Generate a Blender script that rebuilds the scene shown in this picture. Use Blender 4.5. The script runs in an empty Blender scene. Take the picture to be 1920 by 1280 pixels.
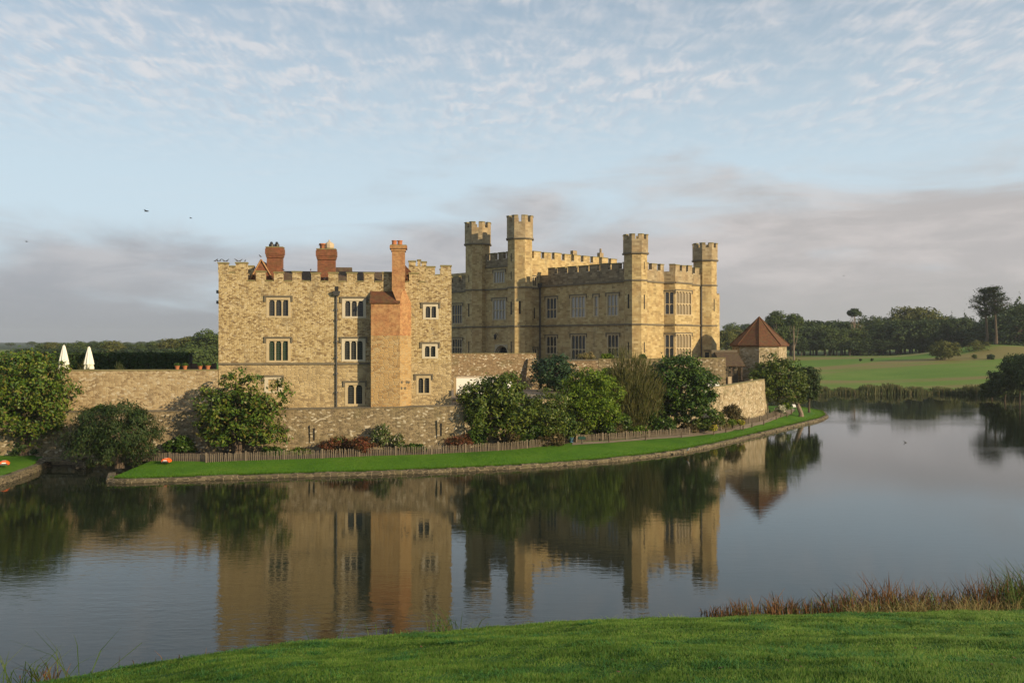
import bpy, math, random
import numpy as np
from mathutils import Vector
R = math.radians
sc = bpy.context.scene
COL = sc.collection
# ------------------------------------------------------------------ camera, sky, sun, exposure
F, H = 1680.0, 10.6                      # focal length in photo pixels, eye height above the moat
cam = bpy.data.objects.new('camera', bpy.data.cameras.new('camera')); COL.objects.link(cam)
cam.data.sensor_width = 36.0; cam.data.lens = 36.0 * F / 1920.0
cam.data.clip_start = 0.1; cam.data.clip_end = 9000
cam.location = (0, 0, H); cam.rotation_euler = (R(90), 0, 0)
sc.camera = cam
SUN_AZ, SUN_EL = R(127), R(17)           # clockwise from +Y
sun = bpy.data.objects.new('sun', bpy.data.lights.new('sun', 'SUN')); COL.objects.link(sun)
sun.data.energy = 5.0; sun.data.angle = R(0.6); sun.data.color = (1.0, 0.79, 0.50)
sd = Vector((math.sin(SUN_AZ) * math.cos(SUN_EL), math.cos(SUN_AZ) * math.cos(SUN_EL), math.sin(SUN_EL)))
sun.rotation_euler = sd.to_track_quat('Z', 'Y').to_euler()
sc.view_settings.view_transform = 'Standard'; sc.view_settings.look = 'None'
sc.view_settings.exposure = 0.32; sc.view_settings.gamma = 1.0
sc.render.engine = 'CYCLES'
sc.cycles.use_denoising = True; sc.render.filter_size = 1.1
sc.cycles.max_bounces = 8; sc.cycles.transparent_max_bounces = 6
sc.cycles.volume_bounces = 0; sc.cycles.caustics_reflective = False; sc.cycles.caustics_refractive = False
sc.cycles.sample_clamp_indirect = 4.0


class G:
    """thin wrapper round a node tree"""
    def __init__(s, nt):
        s.nt = nt
        for n in list(nt.nodes): nt.nodes.remove(n)

    def n(s, typ, attrs=None, **inp):
        nd = s.nt.nodes.new('ShaderNode' + typ)
        for k, v in (attrs or {}).items(): setattr(nd, k, v)
        for k, v in inp.items():
            key = k.replace('_', ' ') if not k[1:].isdigit() else int(k[1:])
            s.put(nd.inputs[key], v)
        return nd

    def put(s, sock, v):
        if isinstance(v, bpy.types.Node): v = v.outputs[0]
        if isinstance(v, bpy.types.NodeSocket): s.nt.links.new(v, sock)
        elif isinstance(v, (tuple, list)) and sock.type == 'RGBA' and len(v) == 3: sock.default_value = (*v, 1)
        else: sock.default_value = v

    def math(s, op, a, b=0.0, clamp=False):
        nd = s.nt.nodes.new('ShaderNodeMath'); nd.operation = op; nd.use_clamp = clamp
        s.put(nd.inputs[0], a); s.put(nd.inputs[1], b); return nd.outputs[0]

    def smooth(s, v, lo, hi, a=0.0, b=1.0):
        nd = s.nt.nodes.new('ShaderNodeMapRange'); nd.interpolation_type = 'SMOOTHSTEP'
        s.put(nd.inputs[0], v); s.put(nd.inputs[1], lo); s.put(nd.inputs[2], hi)
        s.put(nd.inputs[3], a); s.put(nd.inputs[4], b); return nd.outputs[0]

    def mix(s, f, a, b, blend='MIX'):
        nd = s.nt.nodes.new('ShaderNodeMix'); nd.data_type = 'RGBA'; nd.blend_type = blend
        s.put(nd.inputs[0], f); s.put(nd.inputs[6], a); s.put(nd.inputs[7], b); return nd.outputs[2]

    def ramp(s, f, pts, interp='LINEAR'):
        nd = s.nt.nodes.new('ShaderNodeValToRGB'); r = nd.color_ramp; r.interpolation = interp
        while len(r.elements) < len(pts): r.elements.new(0.5)
        for e, (p, c) in zip(r.elements, pts):
            e.position = p; e.color = (*c, 1) if len(c) == 3 else c
        s.put(nd.inputs[0], f); return nd.outputs[0]

    def mapping(s, v, scale=(1, 1, 1), loc=(0, 0, 0), rot=(0, 0, 0)):
        return s.n('Mapping', Vector=v, Scale=scale, Location=loc, Rotation=rot).outputs[0]

    def noise(s, v, scale, detail=4, rough=0.55, dist=0.0, out=0):
        return s.n('TexNoise', Vector=v, Scale=scale, Detail=detail, Roughness=rough, Distortion=dist).outputs[out]


w = bpy.data.worlds.new('World'); sc.world = w; w.use_nodes = True
g = G(w.node_tree)
d = g.n('TexCoord').outputs['Generated']
sx = g.n('SeparateXYZ', Vector=d)
dx, dy, dz = sx.outputs[0], sx.outputs[1], sx.outputs[2]
sky = g.n('TexSky', {'sky_type': 'NISHITA', 'sun_disc': False, 'sun_elevation': SUN_EL, 'sun_rotation': SUN_AZ,
                     'altitude': 50, 'air_density': 1.0, 'dust_density': 1.0, 'ozone_density': 1.6})
SKY_STRENGTH = 0.083
zc = g.math('ADD', g.math('MAXIMUM', dz, 0.0), 0.05)
plane = g.n('CombineXYZ', X=g.math('DIVIDE', dx, zc), Y=g.math('DIVIDE', dy, zc), Z=0.0).outputs[0]
# clear sky paling towards the horizon through a thin high veil
veil = g.smooth(dz, 0.42, 0.12, 0.36, 0.94)
skyc = g.mix(veil, sky, (6.0, 7.35, 8.25))
# high mackerel cloud on a flat layer
n1 = g.noise(g.mapping(plane, (1.0, 0.46, 1), rot=(0, 0, 0.38)), 18.0, 4, 0.55, 0.5)
n2 = g.noise(plane, 0.95, 4, 0.6, 0.4)
am = g.math('MULTIPLY', g.math('ADD', 0.22, g.math('MULTIPLY', g.smooth(n1, 0.32, 0.66), 0.78)), g.smooth(n2, 0.30, 0.58))
am = g.math('MULTIPLY', am, g.smooth(dz, 0.17, 0.27))
wisp = g.math('MULTIPLY', g.smooth(g.noise(g.mapping(plane, (0.5, 1.7, 1), rot=(0, 0, -0.25)), 2.2, 6, 0.62, 0.8), 0.45, 0.75), 0.25)
am = g.math('MAXIMUM', am, g.math('MULTIPLY', wisp, g.smooth(dz, 0.08, 0.2)))
altoc = g.mix(g.smooth(g.noise(g.mapping(plane, (1, .46, 1), loc=(.025, .012, 0), rot=(0, 0, .38)), 18.0, 3, .5, .5), .36, .64), (5.3, 5.85, 6.6), (7.6, 7.35, 7.4))
skyc = g.mix(g.math('MULTIPLY', am, 0.72), skyc, altoc)
# low bank of stratus over the horizon, higher on the right
top = g.math('ADD', 0.112, g.math('MULTIPLY', g.smooth(dx, -0.26, -0.02), 0.060))
band = g.n('CombineXYZ', X=g.math('MULTIPLY', dx, 3.4), Y=g.math('MULTIPLY', dz, 13.0), Z=g.math('MULTIPLY', dy, 3.4)).outputs[0]
nb = g.noise(band, 1.5, 6, 0.52, 0.5)
sv = g.math('ADD', g.math('DIVIDE', g.math('SUBTRACT', top, dz), 0.05), g.math('MULTIPLY', g.math('SUBTRACT', nb, 0.5), 4.4))
sm = g.smooth(sv, -0.6, 1.3)
nb2 = g.noise(g.mapping(band, (1, 1, 1), loc=(3, 1, 5)), 2.3, 6, 0.6, 0.4)
stc = g.mix(g.smooth(dx, -0.3, 0.35), (4.0, 4.15, 4.5), (4.8, 4.55, 4.5))
stl = g.mix(g.smooth(dx, -0.3, 0.35), (5.3, 5.3, 5.5), (6.2, 5.75, 5.6))
stc = g.mix(g.smooth(nb2, 0.35, 0.68), stc, stl)
stc = g.mix(g.smooth(dz, 0.10, 0.0), stc, g.mix(g.smooth(dx, -0.35, 0.45), (3.1, 3.25, 3.5), (4.1, 3.95, 3.8)))
skyc = g.mix(g.math('MULTIPLY', sm, 0.96), skyc, stc)
bg = g.n('Background', Color=skyc, Strength=SKY_STRENGTH)
g.nt.links.new(bg.outputs[0], g.n('OutputWorld').inputs[0])

# ------------------------------------------------------------------ helpers: scene graph
ROOT = {}


def tag(o, label=None, cat=None, group=None, kind=None):
    if label: o['label'] = label
    if cat: o['category'] = cat
    if group: o['group'] = group
    if kind: o['kind'] = kind
    return o


def thing(name, label, cat, loc=(0, 0, 0), group=None):
    o = bpy.data.objects.new(name, None); COL.objects.link(o)
    o.location = loc; o.empty_display_size = 0.3
    ROOT[o.name] = np.array(loc, float)
    return tag(o, label, cat, group)


def dup(root, loc, rz=0.0, s=1.0, label=None, group=None):
    r = root.copy(); COL.objects.link(r); r.location = loc; r.rotation_euler = (0, 0, rz)
    r.scale = s if isinstance(s, tuple) else (s, s, s)
    if label: r['label'] = label
    if group: r['group'] = group
    for ch in list(root.children):
        c = ch.copy(); COL.objects.link(c); c.parent = r
        for gc in list(ch.children):
            e = gc.copy(); COL.objects.link(e); e.parent = c
    return r


class MB:
    """collects faces with world coordinates"""
    def __init__(s): s.v = []; s.f = []

    def poly(s, pts):
        i = len(s.v); s.v += [tuple(p) for p in pts]; s.f.append(tuple(range(i, i + len(pts))))

    def hexa(s, p):      # p: 8 corners, bottom ring then top ring
        i = len(s.v); s.v += [tuple(q) for q in p]
        for f in ((3, 2, 1, 0), (4, 5, 6, 7), (0, 1, 5, 4), (1, 2, 6, 5), (2, 3, 7, 6), (3, 0, 4, 7)):
            s.f.append(tuple(i + k for k in f))

    def box(s, x0, x1, y0, y1, z0, z1):
        s.hexa([(x0, y0, z0), (x1, y0, z0), (x1, y1, z0), (x0, y1, z0), (x0, y0, z1), (x1, y0, z1), (x1, y1, z1), (x0, y1, z1)])

    def prism(s, ring, z0, z1, ring2=None, cap=True):
        ring2 = ring2 or ring; n = len(ring); i = len(s.v)
        s.v += [(p[0], p[1], z0) for p in ring] + [(p[0], p[1], z1) for p in ring2]
        for k in range(n): s.f.append((i + k, i + (k + 1) % n, i + n + (k + 1) % n, i + n + k))
        if cap:
            s.f.append(tuple(range(i + n - 1, i - 1, -1))); s.f.append(tuple(range(i + n, i + 2 * n)))

    def tube(s, pts, rad, n=6, cap=True):
        pts = [Vector(p) for p in pts]; rings = []
        for k, p in enumerate(pts):
            t = (pts[min(k + 1, len(pts) - 1)] - pts[max(k - 1, 0)]).normalized()
            a = t.cross(Vector((0, 0, 1)) if abs(t.z) < 0.9 else Vector((1, 0, 0))).normalized(); b = t.cross(a)
            r = rad[k] if isinstance(rad, (list, tuple)) else rad
            i = len(s.v); rings.append(i)
            for j in range(n):
                an = 2 * math.pi * j / n
                s.v.append(tuple(p + a * (r * math.cos(an)) + b * (r * math.sin(an))))
        for i0, i1 in zip(rings, rings[1:]):
            for j in range(n): s.f.append((i0 + j, i0 + (j + 1) % n, i1 + (j + 1) % n, i1 + j))
        if cap:
            s.f.append(tuple(rings[0] + j for j in range(n - 1, -1, -1))); s.f.append(tuple(rings[-1] + j for j in range(n)))

    def lathe(s, c, prof, n=12):
        rings = []
        for r, z in prof:
            i = len(s.v); rings.append(i)
            for j in range(n):
                an = 2 * math.pi * j / n; s.v.append((c[0] + r * math.cos(an), c[1] + r * math.sin(an), c[2] + z))
        for i0, i1 in zip(rings, rings[1:]):
            for j in range(n): s.f.append((i0 + j, i0 + (j + 1) % n, i1 + (j + 1) % n, i1 + j))
        s.f.append(tuple(rings[0] + j for j in range(n - 1, -1, -1))); s.f.append(tuple(rings[-1] + j for j in range(n)))

    def ball(s, c, r, n=8, m=6):
        r = r if isinstance(r, tuple) else (r, r, r); i = len(s.v)
        for a in range(m + 1):
            th = math.pi * a / m
            for j in range(n):
                an = 2 * math.pi * j / n
                s.v.append((c[0] + r[0] * math.sin(th) * math.cos(an), c[1] + r[1] * math.sin(th) * math.sin(an), c[2] - r[2] * math.cos(th)))
        for a in range(m):
            for j in range(n): s.f.append((i + a * n + j, i + a * n + (j + 1) % n, i + (a + 1) * n + (j + 1) % n, i + (a + 1) * n + j))

    def sheet(s, rows):  # rows of equal length
        i = len(s.v); m = len(rows[0])
        for r in rows: s.v += [tuple(p) for p in r]
        for a in range(len(rows) - 1):
            for b in range(m - 1): s.f.append((i + a * m + b, i + a * m + b + 1, i + (a + 1) * m + b + 1, i + (a + 1) * m + b))


def link_mesh(name, me, m, parent):
    o = bpy.data.objects.new(name, me); COL.objects.link(o)
    if m: me.materials.append(m)
    if parent:
        o.parent = parent; ROOT[o.name] = ROOT[parent.name]
    else: ROOT[o.name] = np.zeros(3)
    return o


def build(name, mb, m, parent=None, smooth=False, label=None):
    v = np.array(mb.v, float)
    me = bpy.data.meshes.new(name)
    off = ROOT[parent.name] if parent else np.zeros(3)
    me.from_pydata((v - off).tolist(), [], mb.f)
    uv = me.uv_layers.new(name='UVMap')
    for p, f in zip(me.polygons, mb.f):
        nz = p.normal
        if abs(nz.z) > 0.85: t = (1, 0); flat = True
        else:
            l = math.hypot(nz.x, nz.y); t = (-nz.y / l, nz.x / l); flat = False
            if t[0] < 0 or (abs(t[0]) < 1e-6 and t[1] < 0): t = (-t[0], -t[1])
            k = 1.0 / max(0.3, math.sqrt(max(1e-6, 1 - nz.z * nz.z)))
        for li, vi in zip(p.loop_indices, f):
            q = v[vi]
            uv.data[li].uv = (q[0], q[1]) if flat else (q[0] * t[0] + q[1] * t[1], q[2] * k)
    if smooth: me.polygons.foreach_set('use_smooth', [True] * len(me.polygons))
    me.update()
    o = link_mesh(name, me, m, parent)
    if label: o['label'] = label
    return o


def build_np(name, V, m, parent=None, nv=4, origin=None):
    """V: (n, nv, 3) separate faces"""
    off = ROOT[parent.name] if parent else (np.zeros(3) if origin is None else origin)
    n = len(V); me = bpy.data.meshes.new(name)
    me.vertices.add(n * nv); me.vertices.foreach_set('co', (V - off).reshape(-1).astype(np.float32))
    me.loops.add(n * nv); me.loops.foreach_set('vertex_index', np.arange(n * nv, dtype=np.int32))
    me.polygons.add(n); me.polygons.foreach_set('loop_start', np.arange(0, n * nv, nv, dtype=np.int32))
    me.polygons.foreach_set('loop_total', np.full(n, nv, dtype=np.int32))
    me.update(calc_edges=True)
    return link_mesh(name, me, m, parent)


def struct(o, kind='structure'): o['kind'] = kind; return o


# pixel of the photograph -> point of the place at a known depth or height
def at(px, py, Y): return ((px - 960) / F * Y, Y, H - (py - 640) / F * Y)
def ground(px, py, z=0.0):
    Y = F * (H - z) / (py - 640); return ((px - 960) / F * Y, Y, z)


class Plane:
    """a vertical wall plane: origin, direction along the wall, outward normal"""
    def __init__(s, O, dr, n): s.O = np.array(O, float); s.d = np.array(dr, float); s.n = np.array(n, float)
    def U(s, px, off=0.0):
        O = s.O + s.n * off; r = (px - 960) / F
        return (r * O[1] - O[0]) / (s.d[0] - r * s.d[1])
    def Z(s, px, py, off=0.0):
        Y = (s.O + s.n * off + s.d * s.U(px, off))[1]; return H - (py - 640) / F * Y
    def P(s, u, z, off=0.0):
        q = s.O + s.d * u + s.n * off; return (q[0], q[1], z)
    def box(s, mb, u0, u1, z0, z1, o0, o1):
        mb.hexa([s.P(u0, z0, o1), s.P(u1, z0, o1), s.P(u1, z0, o0), s.P(u0, z0, o0), s.P(u0, z1, o1), s.P(u1, z1, o1), s.P(u1, z1, o0), s.P(u0, z1, o0)])
    def facade(s, mb, u0, u1, z0, z1, holes=(), depth=0.35, off=0.0, inner=True):
        us = sorted({u0, u1, *[min(max(h[k], u0), u1) for h in holes for k in (0, 1)]})
        zs = sorted({z0, z1, *[min(max(h[k], z0), z1) for h in holes for k in (2, 3)]})
        for a, b in zip(us, us[1:]):
            for c, e in zip(zs, zs[1:]):
                mu, mz = (a + b) / 2, (c + e) / 2
                if any(h[0] < mu < h[1] and h[2] < mz < h[3] for h in holes): continue
                mb.poly([s.P(a, c, off), s.P(b, c, off), s.P(b, e, off), s.P(a, e, off)])
        for a, b, c, e in [h[:4] for h in holes]:
            i = off - depth
            mb.poly([s.P(a, c, off), s.P(a, e, off), s.P(a, e, i), s.P(a, c, i)]); mb.poly([s.P(b, c, off), s.P(b, e, off), s.P(b, e, i), s.P(b, c, i)])
            mb.poly([s.P(a, c, off), s.P(b, c, off), s.P(b, c, i), s.P(a, c, i)]); mb.poly([s.P(a, e, off), s.P(b, e, off), s.P(b, e, i), s.P(a, e, i)])


# ------------------------------------------------------------------ materials
def mat(name):
    m = bpy.data.materials.new(name); m.use_nodes = True; return m, G(m.node_tree)


def finish(g, bsdf, m):
    g.nt.links.new(bsdf.outputs[0] if hasattr(bsdf, 'outputs') else bsdf, g.n('OutputMaterial').inputs[0]); return m


def plain(name, col, rough=0.7, metal=0.0, var=0.15, scale=3.0):
    m, g = mat(name); v = g.n('TexCoord').outputs['Object']
    n = g.noise(v, scale, 4)
    c = g.mix(n, tuple(x * (1 - var) for x in col), tuple(min(1, x * (1 + var)) for x in col))
    return finish(g, g.n('BsdfPrincipled', Base_Color=c, Roughness=rough, Metallic=metal), m)


def rubble(name, cols, scale=(3.0, 4.6), mortar=(0.36, 0.29, 0.19), stain=(0.13, 0.10, 0.065), stain_amt=0.5, flint=0.0, moss=0.0, jitter=1.0):
    m, g = mat(name); uv = g.n('UVMap').outputs[0]
    wob = g.n('TexNoise', Vector=uv, Scale=1.3, Detail=2).outputs['Color']
    uvw = g.n('VectorMath', {'operation': 'ADD'}, i0=uv, i1=g.n('VectorMath', {'operation': 'MULTIPLY'}, i0=wob, i1=(0.10, 0.05, 0)).outputs[0]).outputs[0]
    q = g.mapping(uvw, (scale[0] * 1.55, scale[1] * 1.55, 1))
    vo = g.n('TexVoronoi', {'voronoi_dimensions': '2D'}, Vector=q, Scale=1.0, Randomness=0.9 * jitter)
    ed = g.n('TexVoronoi', {'voronoi_dimensions': '2D', 'feature': 'DISTANCE_TO_EDGE'}, Vector=q, Scale=1.0, Randomness=0.9 * jitter).outputs[0]
    s = g.n('SeparateColor', Color=vo.outputs['Color'])
    c = g.ramp(s.outputs[0], [(i / (len(cols) - 1), x) for i, x in enumerate(cols)])
    big = g.noise(uv, 0.45, 5, 0.6)
    c = g.mix(g.smooth(big, 0.4, 0.7, 0, 0.22), c, tuple(0.8 * x for x in cols[len(cols) // 2]))
    c = g.mix(g.math('MULTIPLY', g.noise(uv, 14.0, 3), 0.35), c, tuple(0.55 * x for x in cols[0]))
    c = g.mix(g.smooth(ed, 0.09, 0.03, 0.0, 0.65), c, mortar)
    c = g.mix(g.smooth(g.noise(uv, 1.5, 5, 0.7), 0.5, 0.7, 0, 0.45), c, tuple(1.15 * x for x in cols[0]))
    st = g.noise(g.mapping(uv, (0.9, 0.28, 1)), 1.0, 6, 0.65)
    c = g.mix(g.smooth(st, 0.52, 0.72, 0, stain_amt), c, stain)
    if flint: c = g.mix(g.math('MULTIPLY', g.smooth(s.outputs[1], 0.90, 0.93), flint), c, (0.52, 0.46, 0.34))
    if moss: c = g.mix(g.math('MULTIPLY', g.smooth(g.noise(uv, 0.8, 5, 0.65), 0.5, 0.66), moss), c, (0.10, 0.095, 0.035))
    h = g.math('ADD', g.smooth(ed, 0.0, 0.14), g.math('MULTIPLY', g.noise(uv, 20, 3), 0.4))
    h = g.math('ADD', h, g.math('MULTIPLY', s.outputs[2], 0.6))
    b = g.n('Bump', Strength=0.55, Distance=0.06, Height=h)
    return finish(g, g.n('BsdfPrincipled', Base_Color=c, Roughness=0.9, Normal=b.outputs[0]), m)


def ashlar(name, cols, bw=0.62, bh=0.29, mortar=(0.30, 0.24, 0.15), dark=(0.11, 0.09, 0.06), dark_amt=0.45, msize=0.012, iron=0.5):
    m, g = mat(name); uv = g.n('UVMap').outputs[0]
    br = g.n('TexBrick', {'offset': 0.5}, Vector=uv, Color1=(0, 0, 0), Color2=(1, 1, 1), Mortar=(0.5, 0.5, 0.5), Scale=1.0, Mortar_Size=msize, Mortar_Smooth=0.3, Bias=0.0, Brick_Width=bw, Row_Height=bh)
    c = g.ramp(br.outputs[0], [(i / (len(cols) - 1), x) for i, x in enumerate(cols)])
    big = g.noise(uv, 0.55, 5, 0.62)
    c = g.mix(g.smooth(big, 0.42, 0.68, 0, iron), c, (0.33, 0.20, 0.08))
    c = g.mix(g.smooth(g.noise(uv, 1.1, 5, 0.7), 0.5, 0.72, 0, 0.5), c, tuple(0.75 * x for x in cols[0]))
    c = g.mix(g.math('MULTIPLY', g.noise(uv, 9.0, 4), 0.35), c, tuple(0.6 * x for x in cols[0]))
    c = g.mix(g.math('MULTIPLY', br.outputs[1], 0.5), c, mortar)
    st = g.noise(g.mapping(uv, (1.3, 0.35, 1)), 0.8, 6, 0.65)
    c = g.mix(g.smooth(st, 0.5, 0.7, 0, dark_amt), c, dark)
    h = g.math('ADD', g.math('SUBTRACT', 1.0, br.outputs[1]), g.math('MULTIPLY', g.noise(uv, 12, 4), 0.5))
    b = g.n('Bump', Strength=0.4, Distance=0.03, Height=h)
    return finish(g, g.n('BsdfPrincipled', Base_Color=c, Roughness=0.88, Normal=b.outputs[0]), m)


M = {}
M['rubble'] = rubble('keep_rubble', [(0.17, 0.108, 0.045), (0.37, 0.265, 0.115), (0.50, 0.385, 0.185), (0.54, 0.425, 0.215), (0.62, 0.51, 0.30)], (3.0, 5.0), stain_amt=0.45, flint=0.2)
M['keep_lower'] = rubble('keep_lower_stone', [(0.25, 0.18, 0.09), (0.42, 0.315, 0.155), (0.49, 0.375, 0.19), (0.53, 0.42, 0.235)], (1.7, 3.3), stain_amt=0.4)
M['breast'] = rubble('chimney_breast_stone', [(0.27, 0.16, 0.06), (0.42, 0.27, 0.105), (0.44, 0.295, 0.125), (0.42, 0.315, 0.16)], (1.5, 3.2), stain_amt=0.3)
M['revet'] = rubble('revetment_stone', [(0.11, 0.082, 0.042), (0.20, 0.15, 0.078), (0.27, 0.205, 0.108), (0.33, 0.26, 0.15)], (2.6, 4.6), stain_amt=0.75, flint=0.7, moss=0.3)  # dark from stains, with tree shade on the lower wall put into the colour
M['terrace'] = rubble('terrace_wall_stone', [(0.22, 0.15, 0.075), (0.37, 0.275, 0.145), (0.45, 0.345, 0.19), (0.50, 0.405, 0.25)], (2.4, 4.0), stain_amt=0.35, flint=0.5)
M['brownwall'] = rubble('brown_terrace_stone', [(0.14, 0.09, 0.045), (0.22, 0.15, 0.075), (0.28, 0.19, 0.10), (0.34, 0.26, 0.15)], (3.0, 5.0), stain_amt=0.5, flint=0.8, moss=0.4)
M['bastion'] = rubble('bastion_stone', [(0.19, 0.14, 0.08), (0.36, 0.285, 0.165), (0.42, 0.34, 0.21), (0.52, 0.45, 0.32)], (2.4, 3.6), stain=(0.07, 0.065, 0.03), stain_amt=0.7, flint=0.8, moss=0.5)
M['ashlar'] = ashlar('castle_ashlar', [(0.28, 0.205, 0.092), (0.41, 0.31, 0.14), (0.48, 0.37, 0.175), (0.53, 0.425, 0.225)], 0.60, 0.28, dark_amt=0.4)
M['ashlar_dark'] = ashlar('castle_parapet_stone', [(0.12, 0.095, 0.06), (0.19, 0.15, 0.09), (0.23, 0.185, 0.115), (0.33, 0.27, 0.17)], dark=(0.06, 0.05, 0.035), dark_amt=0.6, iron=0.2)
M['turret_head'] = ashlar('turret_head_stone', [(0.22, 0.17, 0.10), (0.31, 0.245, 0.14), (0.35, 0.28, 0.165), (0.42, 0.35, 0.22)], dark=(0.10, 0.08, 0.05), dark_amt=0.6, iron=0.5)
M['dressing'] = plain('dressed_stone', (0.43, 0.345, 0.205), 0.85, var=0.25, scale=2.5)
M['white_dressing'] = plain('pale_dressed_stone', (0.50, 0.44, 0.32), 0.85, var=0.12, scale=2.5)
M['grey_dressing'] = plain('grey_window_stone', (0.36, 0.31, 0.21), 0.85, var=0.2, scale=2.5)
M['string'] = plain('string_course_stone', (0.13, 0.11, 0.075), 0.9, var=0.4, scale=1.2)
M['coping'] = plain('mossy_coping', (0.19, 0.165, 0.07), 0.95, var=0.4, scale=2.0)
M['pale_coping'] = plain('pale_coping_stone', (0.40, 0.35, 0.26), 0.9, var=0.3, scale=2.0)
M['lead'] = plain('lead_pipe', (0.07, 0.07, 0.07), 0.55, 0.2)
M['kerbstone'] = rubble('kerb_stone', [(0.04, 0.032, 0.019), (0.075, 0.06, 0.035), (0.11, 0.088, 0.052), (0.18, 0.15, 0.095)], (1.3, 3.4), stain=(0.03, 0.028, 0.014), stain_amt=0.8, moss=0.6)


def brickmat(name, c1, c2, bw, bh, mortar, moss=None, moss_amt=0.0, patch=None):
    m, g = mat(name); uv = g.n('UVMap').outputs[0]
    br = g.n('TexBrick', Vector=uv, Color1=c1, Color2=c2, Mortar=mortar, Scale=1.0, Mortar_Size=0.008, Mortar_Smooth=0.4, Bias=0.0, Brick_Width=bw, Row_Height=bh)
    c = br.outputs[0]
    if patch: c = g.mix(g.smooth(g.noise(uv, 1.3, 5, 0.65), 0.38, 0.62, 0, 0.75), c, patch)
    if moss: c = g.mix(g.smooth(g.noise(uv, 1.7, 6, 0.68), 0.42, 0.62, 0, moss_amt), c, moss)
    c = g.mix(g.smooth(g.noise(uv, 3.1, 6, 0.7), 0.40, 0.68, 0.0, 0.7), c, tuple(0.42 * x for x in c1))
    c = g.mix(g.math('MULTIPLY', g.noise(uv, 9.0, 4), 0.4), c, tuple(1.25 * x for x in c2))
    b = g.n('Bump', Strength=0.5, Distance=0.03, Height=g.math('SUBTRACT', g.noise(uv, 9, 3), br.outputs[1]))
    return finish(g, g.n('BsdfPrincipled', Base_Color=c, Roughness=0.9, Normal=b.outputs[0]), m)


M['brick'] = brickmat('orange_brick', (0.24, 0.098, 0.036), (0.40, 0.195, 0.078), 0.30, 0.11, (0.40, 0.30, 0.17), patch=(0.42, 0.265, 0.115))
M['brick_dark'] = brickmat('dark_red_brick', (0.15, 0.05, 0.024), (0.24, 0.085, 0.036), 0.30, 0.11, (0.15, 0.10, 0.06), moss=(0.07, 0.058, 0.02), moss_amt=0.7)
M['tile'] = brickmat('clay_roof_tile', (0.075, 0.027, 0.012), (0.145, 0.052, 0.018), 0.30, 0.17, (0.04, 0.02, 0.012), moss=(0.08, 0.062, 0.02), moss_amt=0.9)
M['tile_brown'] = brickmat('brown_roof_tile', (0.06, 0.036, 0.022), (0.10, 0.055, 0.03), 0.18, 0.11, (0.04, 0.03, 0.02), moss=(0.11, 0.10, 0.04), moss_amt=0.7)
M['terracotta'] = plain('terracotta', (0.36, 0.13, 0.05), 0.8, var=0.2)
M['buff_pot'] = plain('buff_clay', (0.45, 0.36, 0.24), 0.8)
M['black'] = plain('black_paint', (0.015, 0.015, 0.015), 0.5)
M['dark_void'] = plain('dark_interior', (0.012, 0.011, 0.010), 0.9)


def panemat(name, col, lead, sq=(0.16, 0.2), rough=0.08, spec=0.5):
    m, g = mat(name); uv = g.n('UVMap').outputs[0]
    br = g.n('TexBrick', {'offset': 0.0}, Vector=uv, Color1=(0.6, 0.6, 0.6), Color2=(1, 1, 1), Mortar=(0, 0, 0), Scale=1.0, Mortar_Size=0.016, Mortar_Smooth=0.1, Brick_Width=sq[0], Row_Height=sq[1])
    n = g.math('MULTIPLY', g.math('ADD', g.noise(uv, 0.7, 2), g.n('NewGeometry').outputs['Random Per Island']), .6)  # random paler panes: sky reflection put into the glass colour
    c = g.mix(br.outputs[1], g.mix(n, tuple(0.6 * x for x in col), tuple(min(1, 1.5 * x) for x in col)), lead)
    b = g.n('Bump', Strength=0.25, Distance=0.02, Height=g.math('ADD', br.outputs[0], g.noise(uv, 2.5, 2)))
    return finish(g, g.n('BsdfPrincipled', Base_Color=c, Roughness=g.math('MULTIPLY', br.outputs[1], 0.6), Specular_IOR_Level=spec, Normal=b.outputs[0]), m)


M['pane'] = panemat('leaded_glass', (0.014, 0.016, 0.016), (0.06, 0.06, 0.055))
M['pane_green'] = panemat('leaded_glass_green', (0.014, 0.035, 0.018), (0.06, 0.06, 0.055))
M['pane_grey'] = panemat('grey_leaded_glass', (0.055, 0.065, 0.075), (0.10, 0.10, 0.10), (0.22, 0.3))
M['pane_curtain'] = panemat('glass_with_pale_curtain', (0.30, 0.30, 0.29), (0.16, 0.15, 0.13), (0.22, 0.3), 0.15)
M['pane_blind'] = panemat('glass_with_buff_blind', (0.22, 0.18, 0.12), (0.12, 0.10, 0.07), (0.22, 0.3), 0.2)


def leafmat(name, cols, trans=0.25, rough=0.5, clump=0.35, spec=0.22):
    m, g = mat(name); geo = g.n('NewGeometry')
    c = g.ramp(geo.outputs['Random Per Island'], [(i / max(1, len(cols) - 1), x) for i, x in enumerate(cols)])
    pos = g.n('TexCoord').outputs['Object']
    c = g.mix(g.smooth(g.noise(pos, 0.9, 3), 0.35, 0.7, 0, clump), c, tuple(0.6 * x for x in cols[0]))
    p = g.n('BsdfPrincipled', Base_Color=c, Roughness=rough, Specular_IOR_Level=spec)
    t = g.n('BsdfTranslucent', Color=g.mix(0.5, c, (0.10, 0.13, 0.01)))
    return finish(g, g.n('MixShader', Fac=trans, i1=p.outputs[0], i2=t.outputs[0]), m)


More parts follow.
